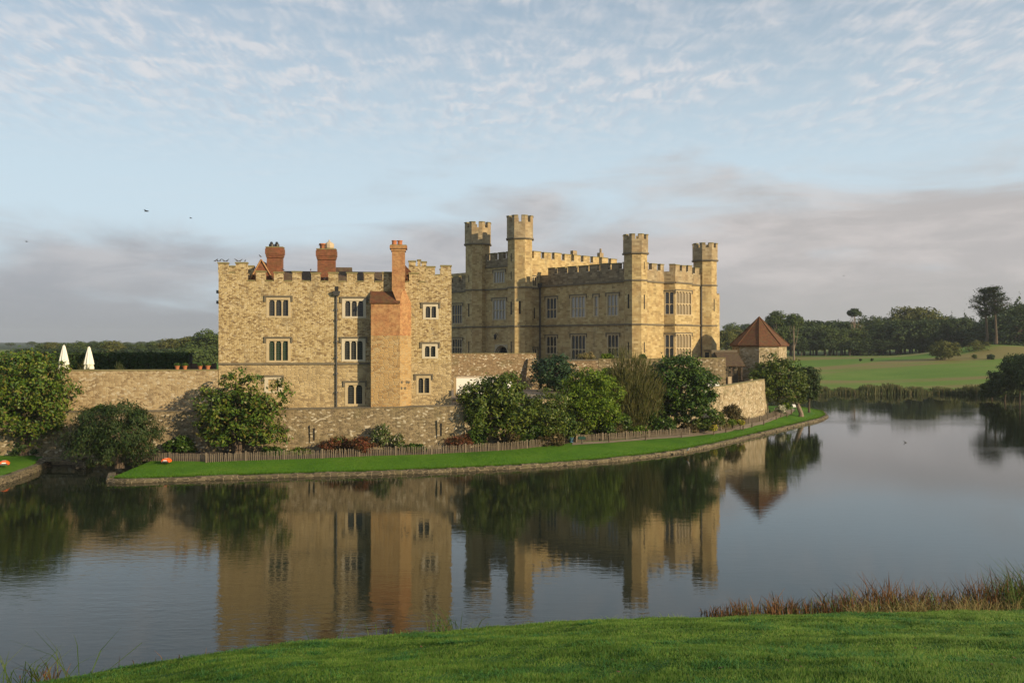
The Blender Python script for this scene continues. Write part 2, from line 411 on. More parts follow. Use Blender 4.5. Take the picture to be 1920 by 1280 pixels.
L = {}
L['magnolia'] = leafmat('magnolia_leaf', [(0.026, 0.062, 0.008), (0.050, 0.104, 0.011), (0.088, 0.148, 0.016), (0.140, 0.178, 0.022), (0.13, 0.085, 0.025)], 0.14, 0.45)
L['magnolia_olive'] = leafmat('olive_leaf', [(0.026, 0.055, 0.008), (0.054, 0.092, 0.011), (0.092, 0.130, 0.017), (0.145, 0.16, 0.026)], 0.14, 0.45)
L['bright'] = leafmat('bright_leaf', [(0.055, 0.11, 0.008), (0.10, 0.175, 0.011), (0.145, 0.22, 0.015), (0.18, 0.23, 0.022)], 0.3, 0.5)
L['dark'] = leafmat('dark_leaf', [(0.020, 0.052, 0.008), (0.036, 0.080, 0.010), (0.058, 0.110, 0.014), (0.09, 0.13, 0.02)], 0.2, 0.4)
L['blue'] = leafmat('blue_green_leaf', [(0.018, 0.046, 0.022), (0.030, 0.068, 0.028), (0.045, 0.085, 0.032)], 0.2, 0.5)
L['yew'] = leafmat('yew_needle', [(0.014, 0.034, 0.008), (0.024, 0.052, 0.011), (0.038, 0.068, 0.014), (0.060, 0.068, 0.020)], 0.12, 0.6)
L['wispy'] = leafmat('wispy_leaf', [(0.10, 0.085, 0.035), (0.12, 0.12, 0.035), (0.09, 0.11, 0.028), (0.15, 0.13, 0.05)], 0.35, 0.7)
L['red'] = leafmat('red_leaf', [(0.10, 0.022, 0.014), (0.16, 0.045, 0.020), (0.075, 0.060, 0.02), (0.20, 0.075, 0.035)], 0.25, 0.6)
L['brown'] = leafmat('brown_leaf', [(0.070, 0.045, 0.020), (0.10, 0.070, 0.028), (0.055, 0.062, 0.02), (0.13, 0.095, 0.04)], 0.25, 0.7)
L['fargreen'] = leafmat('far_leaf', [(0.045, 0.076, 0.018), (0.065, 0.098, 0.022), (0.09, 0.12, 0.028)], 0.15, 0.7, 0.25)
L['farolive'] = leafmat('far_olive_leaf', [(0.075, 0.09, 0.02), (0.10, 0.11, 0.025), (0.13, 0.125, 0.032)], 0.15, 0.7, 0.25)
L['fardark'] = leafmat('far_dark_leaf', [(0.024, 0.046, 0.014), (0.034, 0.060, 0.017), (0.046, 0.072, 0.02)], 0.1, 0.7, 0.2)
L['grass'] = leafmat('grass_blade', [(0.055, 0.145, 0.020), (0.096, 0.205, 0.028), (0.140, 0.245, 0.038), (0.22, 0.27, 0.075)], 0.3, 0.6, 0.75, 0.25)
L['grass_far'] = leafmat('lawn_blade', [(0.055, 0.150, 0.009), (0.085, 0.200, 0.012), (0.13, 0.23, 0.028)], 0.2, 0.7)
L['grass_dark'] = leafmat('emerald_blade', [(0.026, 0.095, 0.020), (0.042, 0.135, 0.026), (0.065, 0.165, 0.030)], 0.25, 0.6)
L['reed'] = leafmat('dry_reed', [(0.085, 0.034, 0.016), (0.14, 0.060, 0.024), (0.20, 0.105, 0.045), (0.09, 0.055, 0.024), (0.045, 0.027, 0.015)], 0.2, 0.7)
L['reed_straw'] = leafmat('straw_grass', [(0.23, 0.17, 0.075), (0.28, 0.22, 0.10), (0.14, 0.15, 0.04), (0.19, 0.13, 0.055)], 0.2, 0.7)
L['reed_green'] = leafmat('green_reed', [(0.035, 0.070, 0.014), (0.060, 0.11, 0.02), (0.10, 0.13, 0.03)], 0.25, 0.6)
L['farreed'] = leafmat('far_reed', [(0.040, 0.060, 0.018), (0.055, 0.075, 0.022), (0.085, 0.085, 0.033), (0.12, 0.10, 0.05)], 0.15, 0.7)
L['yellow'] = leafmat('yellow_flower', [(0.45, 0.33, 0.02), (0.35, 0.33, 0.03), (0.14, 0.19, 0.03)], 0.25, 0.6, 0.0)
L['white'] = leafmat('white_flower', [(0.55, 0.52, 0.42), (0.40, 0.40, 0.28), (0.15, 0.18, 0.07)], 0.25, 0.6, 0.0)
L['rose'] = leafmat('rose_leaf', [(0.040, 0.075, 0.016), (0.070, 0.11, 0.022), (0.10, 0.14, 0.03), (0.075, 0.10, 0.03), (0.50, 0.42, 0.33)], 0.25, 0.5)
M['bark'] = plain('bark', (0.085, 0.062, 0.042), 0.95, var=0.4, scale=4)
M['bark_pale'] = plain('pale_bark', (0.20, 0.15, 0.11), 0.95, var=0.35, scale=4)


def grassmat(name, cols, scale=0.35, rough_patch=None):
    m, g = mat(name); v = g.n('TexCoord').outputs['Object']
    c = g.ramp(g.noise(v, scale, 6, 0.65), [(0.3, cols[0]), (0.5, cols[1]), (0.7, cols[2])])
    c = g.mix(g.smooth(g.noise(v, 2.2, 5, .7), .45, .7, 0, .5), c, tuple(0.6 * x for x in cols[0]))
    c = g.mix(g.math('MULTIPLY', g.noise(v, 18.0, 3), 0.5), c, tuple(0.55 * x for x in cols[0]))
    if rough_patch:
        c = g.mix(g.smooth(g.noise(g.mapping(v, (0.010, 0.045, 0.02), loc=(1.7, 0.4, 0)), 1.0, 5, 0.6), 0.47, 0.60, 0, 0.85), c, rough_patch)
    if rough_patch: c = g.mix(g.smooth(g.n('SeparateXYZ', Vector=v).outputs[1], 520, 640), c, g.mix(g.noise(v, 0.03, 5), (0.022, 0.04, 0.016), (0.045, 0.065, 0.022)))
    b = g.n('Bump', Strength=0.6, Distance=0.06, Height=g.noise(v, 25.0, 4))
    return finish(g, g.n('BsdfPrincipled', Base_Color=c, Roughness=0.9, Specular_IOR_Level=0.15, Normal=b.outputs[0]), m)


M['lawn'] = grassmat('mown_lawn', [(0.046, 0.130, 0.007), (0.078, 0.190, 0.010), (0.125, 0.225, 0.02)], 0.22)
M['turf'] = grassmat('near_turf', [(0.038, 0.105, 0.015), (0.052, 0.14, 0.02), (0.075, 0.16, 0.026)], 0.6)
M['field'] = grassmat('field_grass', [(0.090, 0.175, 0.020), (0.130, 0.220, 0.028), (0.18, 0.25, 0.045)], 0.03, (0.20, 0.155, 0.06))
M['soil'] = plain('garden_soil', (0.06, 0.045, 0.03), 0.95, var=0.4)
M['gravel'] = plain('gravel', (0.21, 0.165, 0.115), 0.95, var=0.35, scale=6)

# water
m, g = mat('moat_water'); v = g.n('TexCoord').outputs['Object']
rip = g.noise(g.mapping(v, (0.8, 1.9, 1)), 1.0, 4, 0.55, 0.3)
fine = g.noise(g.mapping(v, (1.6, 4.2, 1), loc=(4, 7, 0)), 1.4, 3, 0.5, 0.2)
calm = g.smooth(g.noise(g.mapping(v, (0.012, 0.035, 1), loc=(0.3, 0.2, 0)), 1.0, 4, 0.6), 0.47, 0.68, 0.6, 2.8)
far_y = g.n('SeparateXYZ', Vector=v).outputs[1]
calm = g.math('MULTIPLY', calm, g.smooth(far_y, 105, 165, 1.0, 0.16))
hgt = g.math('MULTIPLY', g.math('ADD', rip, g.math('MULTIPLY', fine, 0.35)), calm)
b = g.n('Bump', Strength=1.0, Distance=0.0058, Height=hgt)
M['water'] = finish(g, g.n('BsdfPrincipled', Base_Color=(0.012, 0.016, 0.009), Roughness=0.006, IOR=1.36, Normal=b.outputs[0]), m)

# ------------------------------------------------------------------ ground, water, banks
def smoothstep(a, b, x):
    t = np.clip((x - a) / (b - a), 0, 1); return t * t * (3 - 2 * t)


mb = MB(); mb.sheet([[(x, y, 0) for x in np.linspace(-1200, 1200, 13)] for y in np.linspace(-60, 1400, 13)])
struct(build('water', mb, M['water']))


def far_shore(X):
    return 184 - 46 * smoothstep(84, 128, X) + 16 * smoothstep(20, -60, X)


def hillnoise(X, Y):
    return np.sin(X * 0.021 + 1.3) * np.cos(Y * 0.017 + .4) + 0.5 * np.sin(X * 0.047 + Y * 0.031)


def terrain(X, Y):
    X = np.asarray(X, float); Y = np.asarray(Y, float); dd = Y - far_shore(X)
    z = 0.35 + 4.9 * smoothstep(0, 175, dd) + 0.013 * np.clip(X - 110, 0, 120) * smoothstep(40, 150, dd) + 4.3 * np.exp(-((X - 158) / 20.0) ** 2 - ((Y - 292) / 24.0) ** 2)
    z = z + 0.35 * hillnoise(X, Y) * smoothstep(20, 90, dd)
    z = z + (0.5 + 26 * smoothstep(0, 700, X)) * smoothstep(700, 2200, Y)
    z = z + 0.5 * np.exp(-((dd - 6) / 5.0) ** 2)
    return np.where(dd < 0, np.maximum(-2.0, 0.35 + dd * 0.35), z)


mb = MB()
xs = np.concatenate([np.linspace(-2600, -400, 12), np.linspace(-340, 340, 86), np.linspace(400, 2600, 12)])
ys = np.concatenate([np.linspace(120, 420, 90), np.linspace(440, 900, 16), np.linspace(1000, 4200, 14)])
mb.sheet([[(x, y, float(terrain(x, y))) for x in xs] for y in ys])
struct(build('ground', mb, M['field'], smooth=True))

# --- near bank: lawn running down to the water
shore_px = [(-260, 1330), (0, 1298), (140, 1277), (260, 1254), (400, 1231), (560, 1210), (700, 1199), (860, 1186), (980, 1175), (1100, 1167), (1240, 1162), (1400, 1159), (1560, 1157), (1700, 1154), (1920, 1148), (2300, 1135)]
near = [ground(px, py + 6 - 3 * (px > 1000), 0.0) for px, py in shore_px]
NX = np.array([-60] + [p[0] for p in near] + [60, 80, 110, 150]); NY = np.array([near[0][1] - 7] + [p[1] for p in near] + [near[-1][1] + 7, 70, 108, 150])


def near_shore(X): return np.interp(X, NX, NY)


def near_z(X, Y):
    X = np.asarray(X, float); Y = np.asarray(Y, float); s = near_shore(X) - Y
    z = 0.04 + 0.262 * np.minimum(s, 46) + 0.06 * np.sin(X * 0.9 + 0.6 * Y) * smoothstep(1, 5, s) + 0.05 * np.sin(X * 0.37 - Y * 0.5) + 0.16 * smoothstep(0, 0.8, s)
    return np.where(s < 0, 0.04 + s * 0.9, z)


mb = MB(); tt = np.concatenate([np.linspace(-1.2, 2, 9), np.linspace(2.6, 60, 66)])
mb.sheet([[(x, float(near_shore(x)) - s, float(near_z(x, near_shore(x) - s))) for x in np.linspace(-60, 140, 240)] for s in tt])
struct(build('near_bank', mb, M['turf'], smooth=True))

# --- castle island: kerb line, lawn, path, garden bed
kerb_px = [(203, 893), (199, 904), (230, 905.5), (300, 903), (400, 899.5), (500, 896), (600, 893), (700, 890.5), (800, 886.5), (900, 882), (1000, 876.5), (1080, 871), (1150, 865), (1220, 857), (1280, 849), (1340, 837), (1400, 822), (1450, 810), (1500, 797.5), (1540, 788), (1553, 781.5), (1547, 774.5), (1520, 769), (1496, 765)]
KB = [np.array(ground(px, py, 0.0)) for px, py in kerb_px]


def resample(pts, n):
    P = np.array(pts); dl = np.r_[0, np.cumsum(np.linalg.norm(np.diff(P, axis=0), axis=1))]
    t = np.linspace(0, dl[-1], n); return np.stack([np.interp(t, dl, P[:, k]) for k in range(P.shape[1])], 1)


def normals2(P):
    T = np.gradient(P[:, :2], axis=0); T /= np.linalg.norm(T, axis=1)[:, None]; return np.stack([-T[:, 1], T[:, 0]], 1)


def kerb_wall(name, pts, label_m, zt=0.27, width=0.55, rng=np.random.default_rng(4)):
    """rough stone edging built stone by stone into one strip"""
    P = resample(pts, int(np.linalg.norm(np.diff(np.array(pts), axis=0), axis=1).sum() / 0.8)); N = normals2(P)
    mb = MB()
    for i in range(len(P) - 1):
        j = rng.uniform(-.05, .05, 2); h = zt + rng.uniform(-.05, .05)
        a, b2 = P[i, :2], P[i + 1, :2]; na, nb_ = N[i], N[i + 1]
        e = rng.uniform(0.0, 0.10)
        for (z0, z1, o) in ((-1.2, h * 0.52, 0.0), (h * 0.52 + .004, h, 0.05)):
            o0 = -0.05 - e * (o == 0) + o
            mb.hexa([(*(a + na * o0), z0), (*(b2 + nb_ * o0), z0), (*(b2 + nb_ * width), z0), (*(a + na * width), z0),
                     (*(a + na * (o0 + .03)), z1), (*(b2 + nb_ * (o0 + .03)), z1), (*(b2 + nb_ * width), z1), (*(a + na * width), z1)])
    return struct(build(name, mb, label_m))


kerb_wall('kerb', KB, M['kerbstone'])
# foot of the revetment, matched to the kerb by fraction of length
D0 = np.array([math.cos(R(6)), math.sin(R(6))]); N0 = np.array([D0[1], -D0[0]])
KO = np.array([-26.3, 80.3])                                      # left corner of the old keep
K = Plane(KO, D0, N0)                                             # keep front plane
uR = K.U(868)
rv = [K.P(-45, 0, 1.35)[:2], K.P(-14, 0, 1.35)[:2], K.P(0, 0, 1.35)[:2], K.P(12, 0, 1.35)[:2], K.P(uR, 0, 1.35)[:2], (-1.0, 85.2), (4, 88.5), (10, 93.5), (16, 98.5), (21, 103.2), (25.3, 107.6), (29, 111.6), (32.4, 115.6), (34.6, 121.5), (34.8, 132), (33, 150)]
RV = np.array(rv)
inner = [(-29.5, 80.0), (-27, 80.1), (-22, 80.7), (-14, 81.4), (-9, 82.0), (uR * D0[0] + KO[0], uR * D0[1] + KO[1] + .5)] + [tuple(p) for p in RV[5:13]] + [(35, 121.5), (36.5, 126.5), (36.5, 133)]
KP = resample(KB[1:], 90); IN = resample(np.array(inner), 90)
LZ0, LZ1 = 0.27, 0.95


def isl(i, t, dz=0.0):
    f = i / 89.0
    k = KP[i, :2] + normals2(KP)[i] * 0.5
    p = k * (1 - t) + IN[i] * t; return (p[0], p[1], LZ0 + (LZ1 - LZ0) * min(1, t * 1.2) + dz)


def isl_strip(t0, t1, i0=0, i1=89, dz=0.0, n=5):
    mb = MB(); T = (t0, t1)
    mb.sheet([[isl(i, (t0(i) if callable(t0) else t0) * (1 - a) + (t1(i) if callable(t1) else t1) * a, dz) for i in range(i0, i1 + 1)] for a in np.linspace(0, 1, n)])
    return mb


struct(build('island_lawn', isl_strip(0, 1.0), M['lawn'], smooth=True))

# left bank of the inlet
lb_px = [(-120, 925), (-40, 917), (0, 909), (40, 895), (70, 884), (84, 876), (88, 869)]
LB = [np.array(ground(px, py, 0.0)) for px, py in lb_px]
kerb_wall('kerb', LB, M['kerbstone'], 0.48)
lbk = resample(LB, 12); lbn = normals2(lbk)
mb = MB(); mb.sheet([[(*(lbk[i, :2] + lbn[i] * .5), .5) for i in range(12)], [(*np.array([-52 + 12.6 * i / 11.0, 78.2]), .9) for i in range(12)]])
struct(build('left_lawn', mb, M['lawn']))

# courtyard and terrace levels
ZC, ZT = 4.72, 7.0
mb = MB()
cy = [K.P(0, 0, -.5)[:2], K.P(uR, 0, -.3)[:2]] + [(p[0] - .45, p[1] + .45) for p in RV[5:13]] + [(34.0, 122), (34.2, 150), (-26, 150)]
mb.poly([(x, y, ZC) for x, y in cy]); struct(build('courtyard', mb, M['gravel']))
mb = MB(); mb.poly([(*K.P(-45, 0, -.3)[:2], ZT), (*K.P(-.2, 0, -.3)[:2], ZT), (-26.6, 150, ZT), (-90, 150, ZT)])
struct(build('upper_terrace', mb, M['lawn']))

# ------------------------------------------------------------------ walls
rng = np.random.default_rng(7)


def wall_run(name, label, pts, z0, zt, m, thick=0.6, batter=0.0, group=None, cop=M['coping'], coph=0.12, ragged=0.0):
    """free-standing or retaining wall along a plan polyline; zt may be a list of top heights"""
    P = np.array(pts, float); N = normals2(P); zt = list(zt) if hasattr(zt, '__len__') else [zt] * len(P)
    root = thing(name, label, 'wall', (float(P[0, 0]), float(P[0, 1]), z0), group)
    mb = MB(); mc = MB(); n = len(P)
    for i in range(n - 1):
        a, b2 = P[i], P[i + 1]; na, nb_ = N[i], N[i + 1]
        fa, fb = a - na * batter, b2 - nb_ * batter
        mb.hexa([(*fa, z0), (*fb, z0), (*(b2 + nb_ * thick), z0), (*(a + na * thick), z0), (*a, zt[i]), (*b2, zt[i + 1]), (*(b2 + nb_ * thick), zt[i + 1]), (*(a + na * thick), zt[i])])
        if coph:
            o = 0.05
            mc.hexa([(*(a - na * o), zt[i]), (*(b2 - nb_ * o), zt[i + 1]), (*(b2 + nb_ * (thick + o)), zt[i + 1]), (*(a + na * (thick + o)), zt[i]),
                     (*(a - na * o), zt[i] + coph), (*(b2 - nb_ * o), zt[i + 1] + coph), (*(b2 + nb_ * (thick + o)), zt[i + 1] + coph), (*(a + na * (thick + o)), zt[i] + coph)])
    build('wall_face', mb, m, root)
    if coph: build('coping', mc, cop, root)
    return root


zl = K.Z(540, 766.5, .3)
# lower revetment: under the terrace wall and the keep, then round to the bastion
RL = [K.P(u, 0, 1.35)[:2] for u in np.linspace(-45, uR, 40)]
zrl = [4.45 if u < 0 else 4.45 + 0.30 * u / uR for u in np.linspace(-45, uR, 40)]
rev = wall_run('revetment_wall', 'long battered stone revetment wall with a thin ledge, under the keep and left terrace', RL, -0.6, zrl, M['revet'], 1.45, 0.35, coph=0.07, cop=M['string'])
# arrow slits and ivy stains on it
for i, (px, y0, y1) in enumerate([(588.5, 800, 823), (826.5, 791, 815)]):
    u = K.U(px, 1.5); z1 = K.Z(px, y0, 1.5); z0 = K.Z(px, y1, 1.5)
    mbs = MB(); o1 = 1.64
    for a, b2 in ((-.32, -.09), (.09, .32)): K.box(mbs, u + a, u + b2, z0 - .1, z1 + .18, .1, o1 - .02 * (a > 0))
    K.box(mbs, u - .32, u + .32, z0 - .32, z0 - .1, .1, o1 - .01); K.box(mbs, u - .09, u + .09, z1 - .1, z1 + .2, .1, o1 - .012)
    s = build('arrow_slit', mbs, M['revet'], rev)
    mbv = MB(); K.box(mbv, u - .09, u + .09, z0 - .1, z1 - .1, .1, o1 - .06); build('opening', mbv, M['dark_void'], s)
bas = wall_run('bastion_wall', 'rough rubble bastion wall pitted with plants, below the white van', [tuple(p) for p in RV[8:15]], -.6, [5.15, 5.1, 5.2, 5.45, 5.65, 5.6, 5.6], M['bastion'], .7, .25, coph=0.06)
mid = wall_run('garden_wall', 'low dark stone wall running behind the shore trees', [tuple(p) for p in RV[4:9]], -.6, [4.75, 4.8, 4.9, 5.0, 5.12], M['bastion'], .7, .25, coph=0.06)
tw = wall_run('terrace_wall', 'tan rubble terrace wall with flat coping, left of the keep', [K.P(u, 0, .05)[:2] for u in np.linspace(-45, -0.05, 24)], 4.53, 8.0, M['terrace'], .6, .06, coph=.10)
# upper terrace in front of the castle
UT = [(-9, 109), (-3, 110.2), (3.0, 111.4)]
wall_run('upper_terrace_wall', 'mottled brown terrace wall with a broken end, below the entrance arch', UT, 4.6, [9.1, 9.12, 9.1], M['brownwall'], .7, .1, coph=.05)
mb = MB()
bt = thing('stone_buttress', 'leaning brown stone buttress at the broken end of the terrace wall', 'buttress', (2.6, 110.5, 4.7))
mb.hexa([(1.6, 109.8, 4.7), (3.4, 110.2, 4.7), (3.2, 111.3, 4.7), (1.4, 111, 4.7), (2.0, 110.7, 8.3), (3.1, 110.9, 8.35), (3.05, 111.36, 8.5), (1.9, 111.1, 8.5)])
build('wall_face', mb, M['brownwall'], bt)
wall_run('castle_garden_wall', 'low weathered stone wall under the tall castle windows', [(3.75, 111.6), (7.2, 111.9), (10.8, 112.2)], 4.6, [8.1, 8.15, 8.2], M['brownwall'], .6, .1, coph=.14, cop=M['string'])
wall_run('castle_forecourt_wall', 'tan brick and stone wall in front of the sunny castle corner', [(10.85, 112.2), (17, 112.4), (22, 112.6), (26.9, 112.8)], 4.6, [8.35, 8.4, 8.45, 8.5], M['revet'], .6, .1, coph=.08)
mb = MB(); mb.poly([(-9, 109.6, 7.9), (3.0, 111.9, 7.9), (26.6, 113.2, 7.9), (26.9, 121, 7.9), (40, 150, 7.9), (-9, 175, 7.9)])
mb.poly([(26.6, 113.2, 7.9), (26.9, 121, 7.9), (26.9, 121, 4), (26.6, 113.2, 4)]); mb.poly([(26.9, 121, 7.9), (40, 150, 7.9), (40, 150, 4), (26.9, 121, 4)])
struct(build('castle_terrace', mb, M['gravel']))

# ------------------------------------------------------------------ windows
MR = np.random.default_rng(77)


def window(pl, parent, px, py, n, off=0.0, arch=True, transom=None, surround=None, frame='dressing', pane='pane', hood=True, heads=True, sur=0.28, rec=0.16, sill=True, hb=0.25, mull=0.10):
    """px=(x0,x1), py=(top,bottom) of the glass in the photograph, on wall plane pl. Returns the hole."""
    u0, u1 = pl.U(px[0], off), pl.U(px[1], off)
    if u0 > u1: u0, u1 = u1, u0
    pm = (px[0] + px[1]) / 2; z1, z0 = pl.Z(pm, py[0], off), pl.Z(pm, py[1], off)
    mb = MB(); p = 0.035
    for a, b2, c, e in ((u0 - sur, u0, z0 - .16, z1 + hb), (u1, u1 + sur, z0 - .16, z1 + hb), (u0, u1, z1, z1 + hb), (u0, u1, z0 - .16, z0)):
        pl.box(mb, a, b2, c, e, off - .3, off + p)
    wl = (u1 - u0 - mull * (n - 1)) / n
    tr = [] if transom is None else [z0 + (z1 - z0) * transom]
    tops = [z1] + ([tr[0]] if tr else [])
    for k in range(1, n):
        a = u0 + k * wl + (k - 1) * mull; pl.box(mb, a, a + mull, z0, z1, off - rec - .05, off - .03)
    for t in tr:
        for k in range(n):
            a = u0 + k * (wl + mull); pl.box(mb, a, a + wl, t, t + mull, off - rec - .05, off - .035)
    if arch:
        for t in tops:
            for k in range(n):
                a = u0 + k * (wl + mull); r = wl / 2; s = 7; ah = r * 0.95
                for j in range(s):
                    x0 = a + wl * j / s; x1 = a + wl * (j + 1) / s
                    f = lambda x: t - ah + ah * math.sqrt(max(0, 1 - ((x - a - r) / r) ** 2)) - .002
                    mb.hexa([pl.P(x0, f(x0), off - .05), pl.P(x1, f(x1), off - .05), pl.P(x1, f(x1), off - rec - .04), pl.P(x0, f(x0), off - rec - .04),
                             pl.P(x0, t, off - .05), pl.P(x1, t, off - .05), pl.P(x1, t, off - rec - .04), pl.P(x0, t, off - rec - .04)])
    wn = build('window', mb, M[frame], parent)
    mp = MB()
    for k in range(n):
        a = u0 + k * (wl + mull); j_ = MR.uniform(-.012, .012, 3); mp.poly([pl.P(a, z0, off - rec + j_[0]), pl.P(a + wl, z0, off - rec + j_[1]), pl.P(a + wl, z1, off - rec + j_[1] + j_[2]), pl.P(a, z1, off - rec + j_[0] + j_[2])])
    build('pane', mp, M[pane], wn)
    if hood:
        mh = MB(); zt = z1 + hb + .003
        pl.box(mh, u0 - sur - .16, u1 + sur + .16, zt, zt + .13, off - .1, off + .14)
        for a in (u0 - sur - .16, u1 + sur + .03): pl.box(mh, a, a + .13, zt - .42, zt - .002, off - .1, off + .12)
        build('hood_mould', mh, M['string'], wn)
    return (u0 - sur + .01, u1 + sur - .01, z0 - .15, z1 + hb - .01)


def merlons(pl, parent, m, cm, spans, z0, z1_, o0=-0.5, o1=0.0, cap=0.12, lip=0.06, name='merlon', label=None):
    for a, b2 in spans:
        a += MR.uniform(-.05, .05); b2 += MR.uniform(-.05, .05); z1 = z1_ + MR.uniform(-.07, .05)
        mb = MB(); pl.box(mb, a, b2, z0, z1, o0, o1); o = build(name, mb, m, parent, label=label)
        mb = MB(); pl.box(mb, a - lip, b2 + lip, z1, z1 + cap, o0 - lip, o1 + lip); build('coping', mb, cm, o)


def gaps(pl, parent, cm, spans, z, o0=-0.5, o1=0.0, lip=.05):
    for a, b2 in zip(spans, spans[1:]):
        mb = MB(); pl.box(mb, a[1] + .07, b2[0] - .07, z + .001, z + .10, o0 - lip, o1 + lip); build('crenel_coping', mb, cm, parent)


def each(name, m, parent, *fns):
    for fn in fns: mb = MB(); fn(mb); build(name, mb, m, parent)


# ------------------------------------------------------------------ the old keep on the left
keep = thing('stone_keep', 'square rubble stone keep with brick chimneys and a drainpipe, nearest the water on the left', 'castle', K.P(0, 4.4))
uK = K.U(846.5); zc = K.Z(620, 528); zb = 4.3; zm = K.Z(620, 512)
zstr = K.Z(560, 681.5)
hk = []
hk.append(window(K, keep, (504.3, 540.5), (562, 592.3), 3, sur=.24))
hk.append(window(K, keep, (504.3, 540), (639, 675.6), 3, pane='pane_green', sur=.24))
hk.append(window(K, keep, (647, 681), (564, 593), 3, frame='white_dressing', sur=.26))
hk.append(window(K, keep, (646, 680), (639, 674), 3, sur=.26, frame='white_dressing'))
hk.append(window(K, keep, (798, 817.6), (574.5, 595.4), 2, frame='white_dressing', sur=.24))
hk.append(window(K, keep, (796.7, 816.4), (648.8, 668.5), 2, frame='white_dressing', sur=.26))
hk.append(window(K, keep, (651.9, 679.2), (721.5, 757), 2, sur=.24, mull=.16))
hk.append(window(K, keep, (784.6, 804.8), (708.4, 736.5), 2, sur=.2))
hk.append(window(K, keep, (503, 522), (711, 733), 1, frame='white_dressing', pane='keep_lower', arch=False, sur=.34, rec=.10))
mb = MB(); up = [h for h in hk if h[2] > zstr]; lo = [h for h in hk if h[2] < zstr]
K.facade(mb, 0, uK, zstr, zc, up)
dk = 15.0
mb.poly([K.P(0, zb, 0), K.P(0, zb, -dk), K.P(0, zc, -dk), K.P(0, zc, 0)]); mb.poly([K.P(uK, zb, 0), K.P(uK, zb, -dk), K.P(uK, zc, -dk), K.P(uK, zc, 0)])
mb.poly([K.P(0, zb, -dk), K.P(uK, zb, -dk), K.P(uK, zc, -dk), K.P(0, zc, -dk)]); mb.poly([K.P(0, zc, 0), K.P(uK, zc, 0), K.P(uK, zc, -dk), K.P(0, zc, -dk)])
build('wall', mb, M['rubble'], keep)
mb = MB(); K.facade(mb, 0, uK, zb, zstr, lo); build('lower_wall', mb, M['keep_lower'], keep)
for a, b2 in ((0, K.U(629)), (K.U(633.5), K.U(694))): each('string_course', M['string'], keep, lambda q: K.box(q, a - .03, b2, zstr - .09, zstr + .09, -.1, .11))
# battlements
U = lambda x: K.U(x)
tl = [(0, U(427.7)), (U(442), U(462))]; tr_ = [(U(798.7), U(815)), (U(827), uK)]
zt1 = K.Z(430, 494.5); zn1 = K.Z(435, 511.5); zt2 = K.Z(825, 500); zn2 = K.Z(821, 516)
mb = MB(); mc = MB()
each('corner_turret', M['rubble'], keep, lambda q: K.box(q, 0, U(462), zc, zn1, -4.0, 0), lambda q: K.box(q, U(798.7), uK, zc, zn2, -4.0, 0))
for sp, zn, zt in ((tl, zn1, zt1), (tr_, zn2, zt2)):
    merlons(K, keep, M['rubble'], M['coping'], sp, zn, zt); gaps(K, keep, M['coping'], sp, zn)
    merlons(K, keep, M['rubble'], M['coping'], sp, zn, zt, -4.0, -3.5)
lowm = [(479, 496.4), (513, 531.3), (548.6, 565), (583, 600), (616, 634), (650.5, 667.7), (683, 701.3), (717.5, 735)]
lowm = [(U(a), U(b2)) for a, b2 in lowm]
merlons(K, keep, M['rubble'], M['coping'], lowm, zc, zm); gaps(K, keep, M['coping'], [(0, U(462))] + lowm, zc)
rm = [(U(768), U(784))]; merlons(K, keep, M['rubble'], M['coping'], rm, zc, zm); gaps(K, keep, M['coping'], [(0, U(759))] + rm + [(U(798.7), uK)], zc)
SP = Plane(K.P(uK, 0)[:2], -N0, D0)                     # right side
sp = [(a, a + 1.0) for a in np.arange(5, 14, 2.0)]; merlons(SP, keep, M['rubble'], M['coping'], sp, zc, zm); gaps(SP, keep, M['coping'], sp, zc)
SL = Plane(K.P(0, 0)[:2], -N0, -D0); merlons(SL, keep, M['rubble'], M['coping'], sp, zc, zm)
# little stair turret showing above the right end
tb = K.U(782, -6.0)
for k, (a, b2, zz) in enumerate(((766, 779, 490), (782, 788, 489), (791, 799, 491.5))):
    merlons(Plane(K.P(0, 0, -6.5)[:2], K.d, K.n), keep, M['rubble'], M['coping'], [(K.U(a, -6.5), K.U(b2, -6.5))], K.Z(782, 499, -6.8) + .002, K.Z(782, zz, -6.5), -.7, 0)
K.box(mb, K.U(766, -6.8), K.U(799, -6.8), zc + .2, K.Z(782, 499, -6.8), -9.5, -6.6)
build('stair_turret', mb, M['rubble'], keep)
# roofs
mr = MB(); ug0, ug1, ugm = K.U(461, -1.2), K.U(521, -1.2), K.U(490, -1.2); zga = K.Z(490, 488, -1.2); zge = zc - .55
A = K.P(ug0, zge, -1.2); B = K.P(ug1, zge, -1.2); C_ = K.P(ugm, zga, -1.2)
A2 = K.P(ug0, zge, -8); B2 = K.P(ug1, zge, -8); C2 = K.P(ugm, zga, -8)
mr.poly([A, C_, C2, A2]); mr.poly([B, C_, C2, B2]); mr.poly([A2, B2, C2])
gable = build('roof', mr, M['tile'], keep)
mg = MB(); mg.poly([A, B, C_]); build('tiled_gable', mg, M['brick_dark'], gable)
mg = MB()
for p0, p1 in ((A, C_), (C_, B)):
    mg.tube([Vector(p0) + Vector((0, -.06, .08)), Vector(p1) + Vector((0, -.06, .08))], .07, 5)
build('ridge_tile', mg, M['brick'], gable)
mr = MB(); za = K.Z(570, 508.5, -4.5); e0, e1 = K.U(500, -4.5), K.U(748, -4.5)
mr.hexa([K.P(e0, zc - .6, -1.0), K.P(e1, zc - .6, -1.0), K.P(e1, zc - .6, -8), K.P(e0, zc - .6, -8), K.P(e0, za, -4.4), K.P(e1, za, -4.4), K.P(e1, za, -4.6), K.P(e0, za, -4.6)])
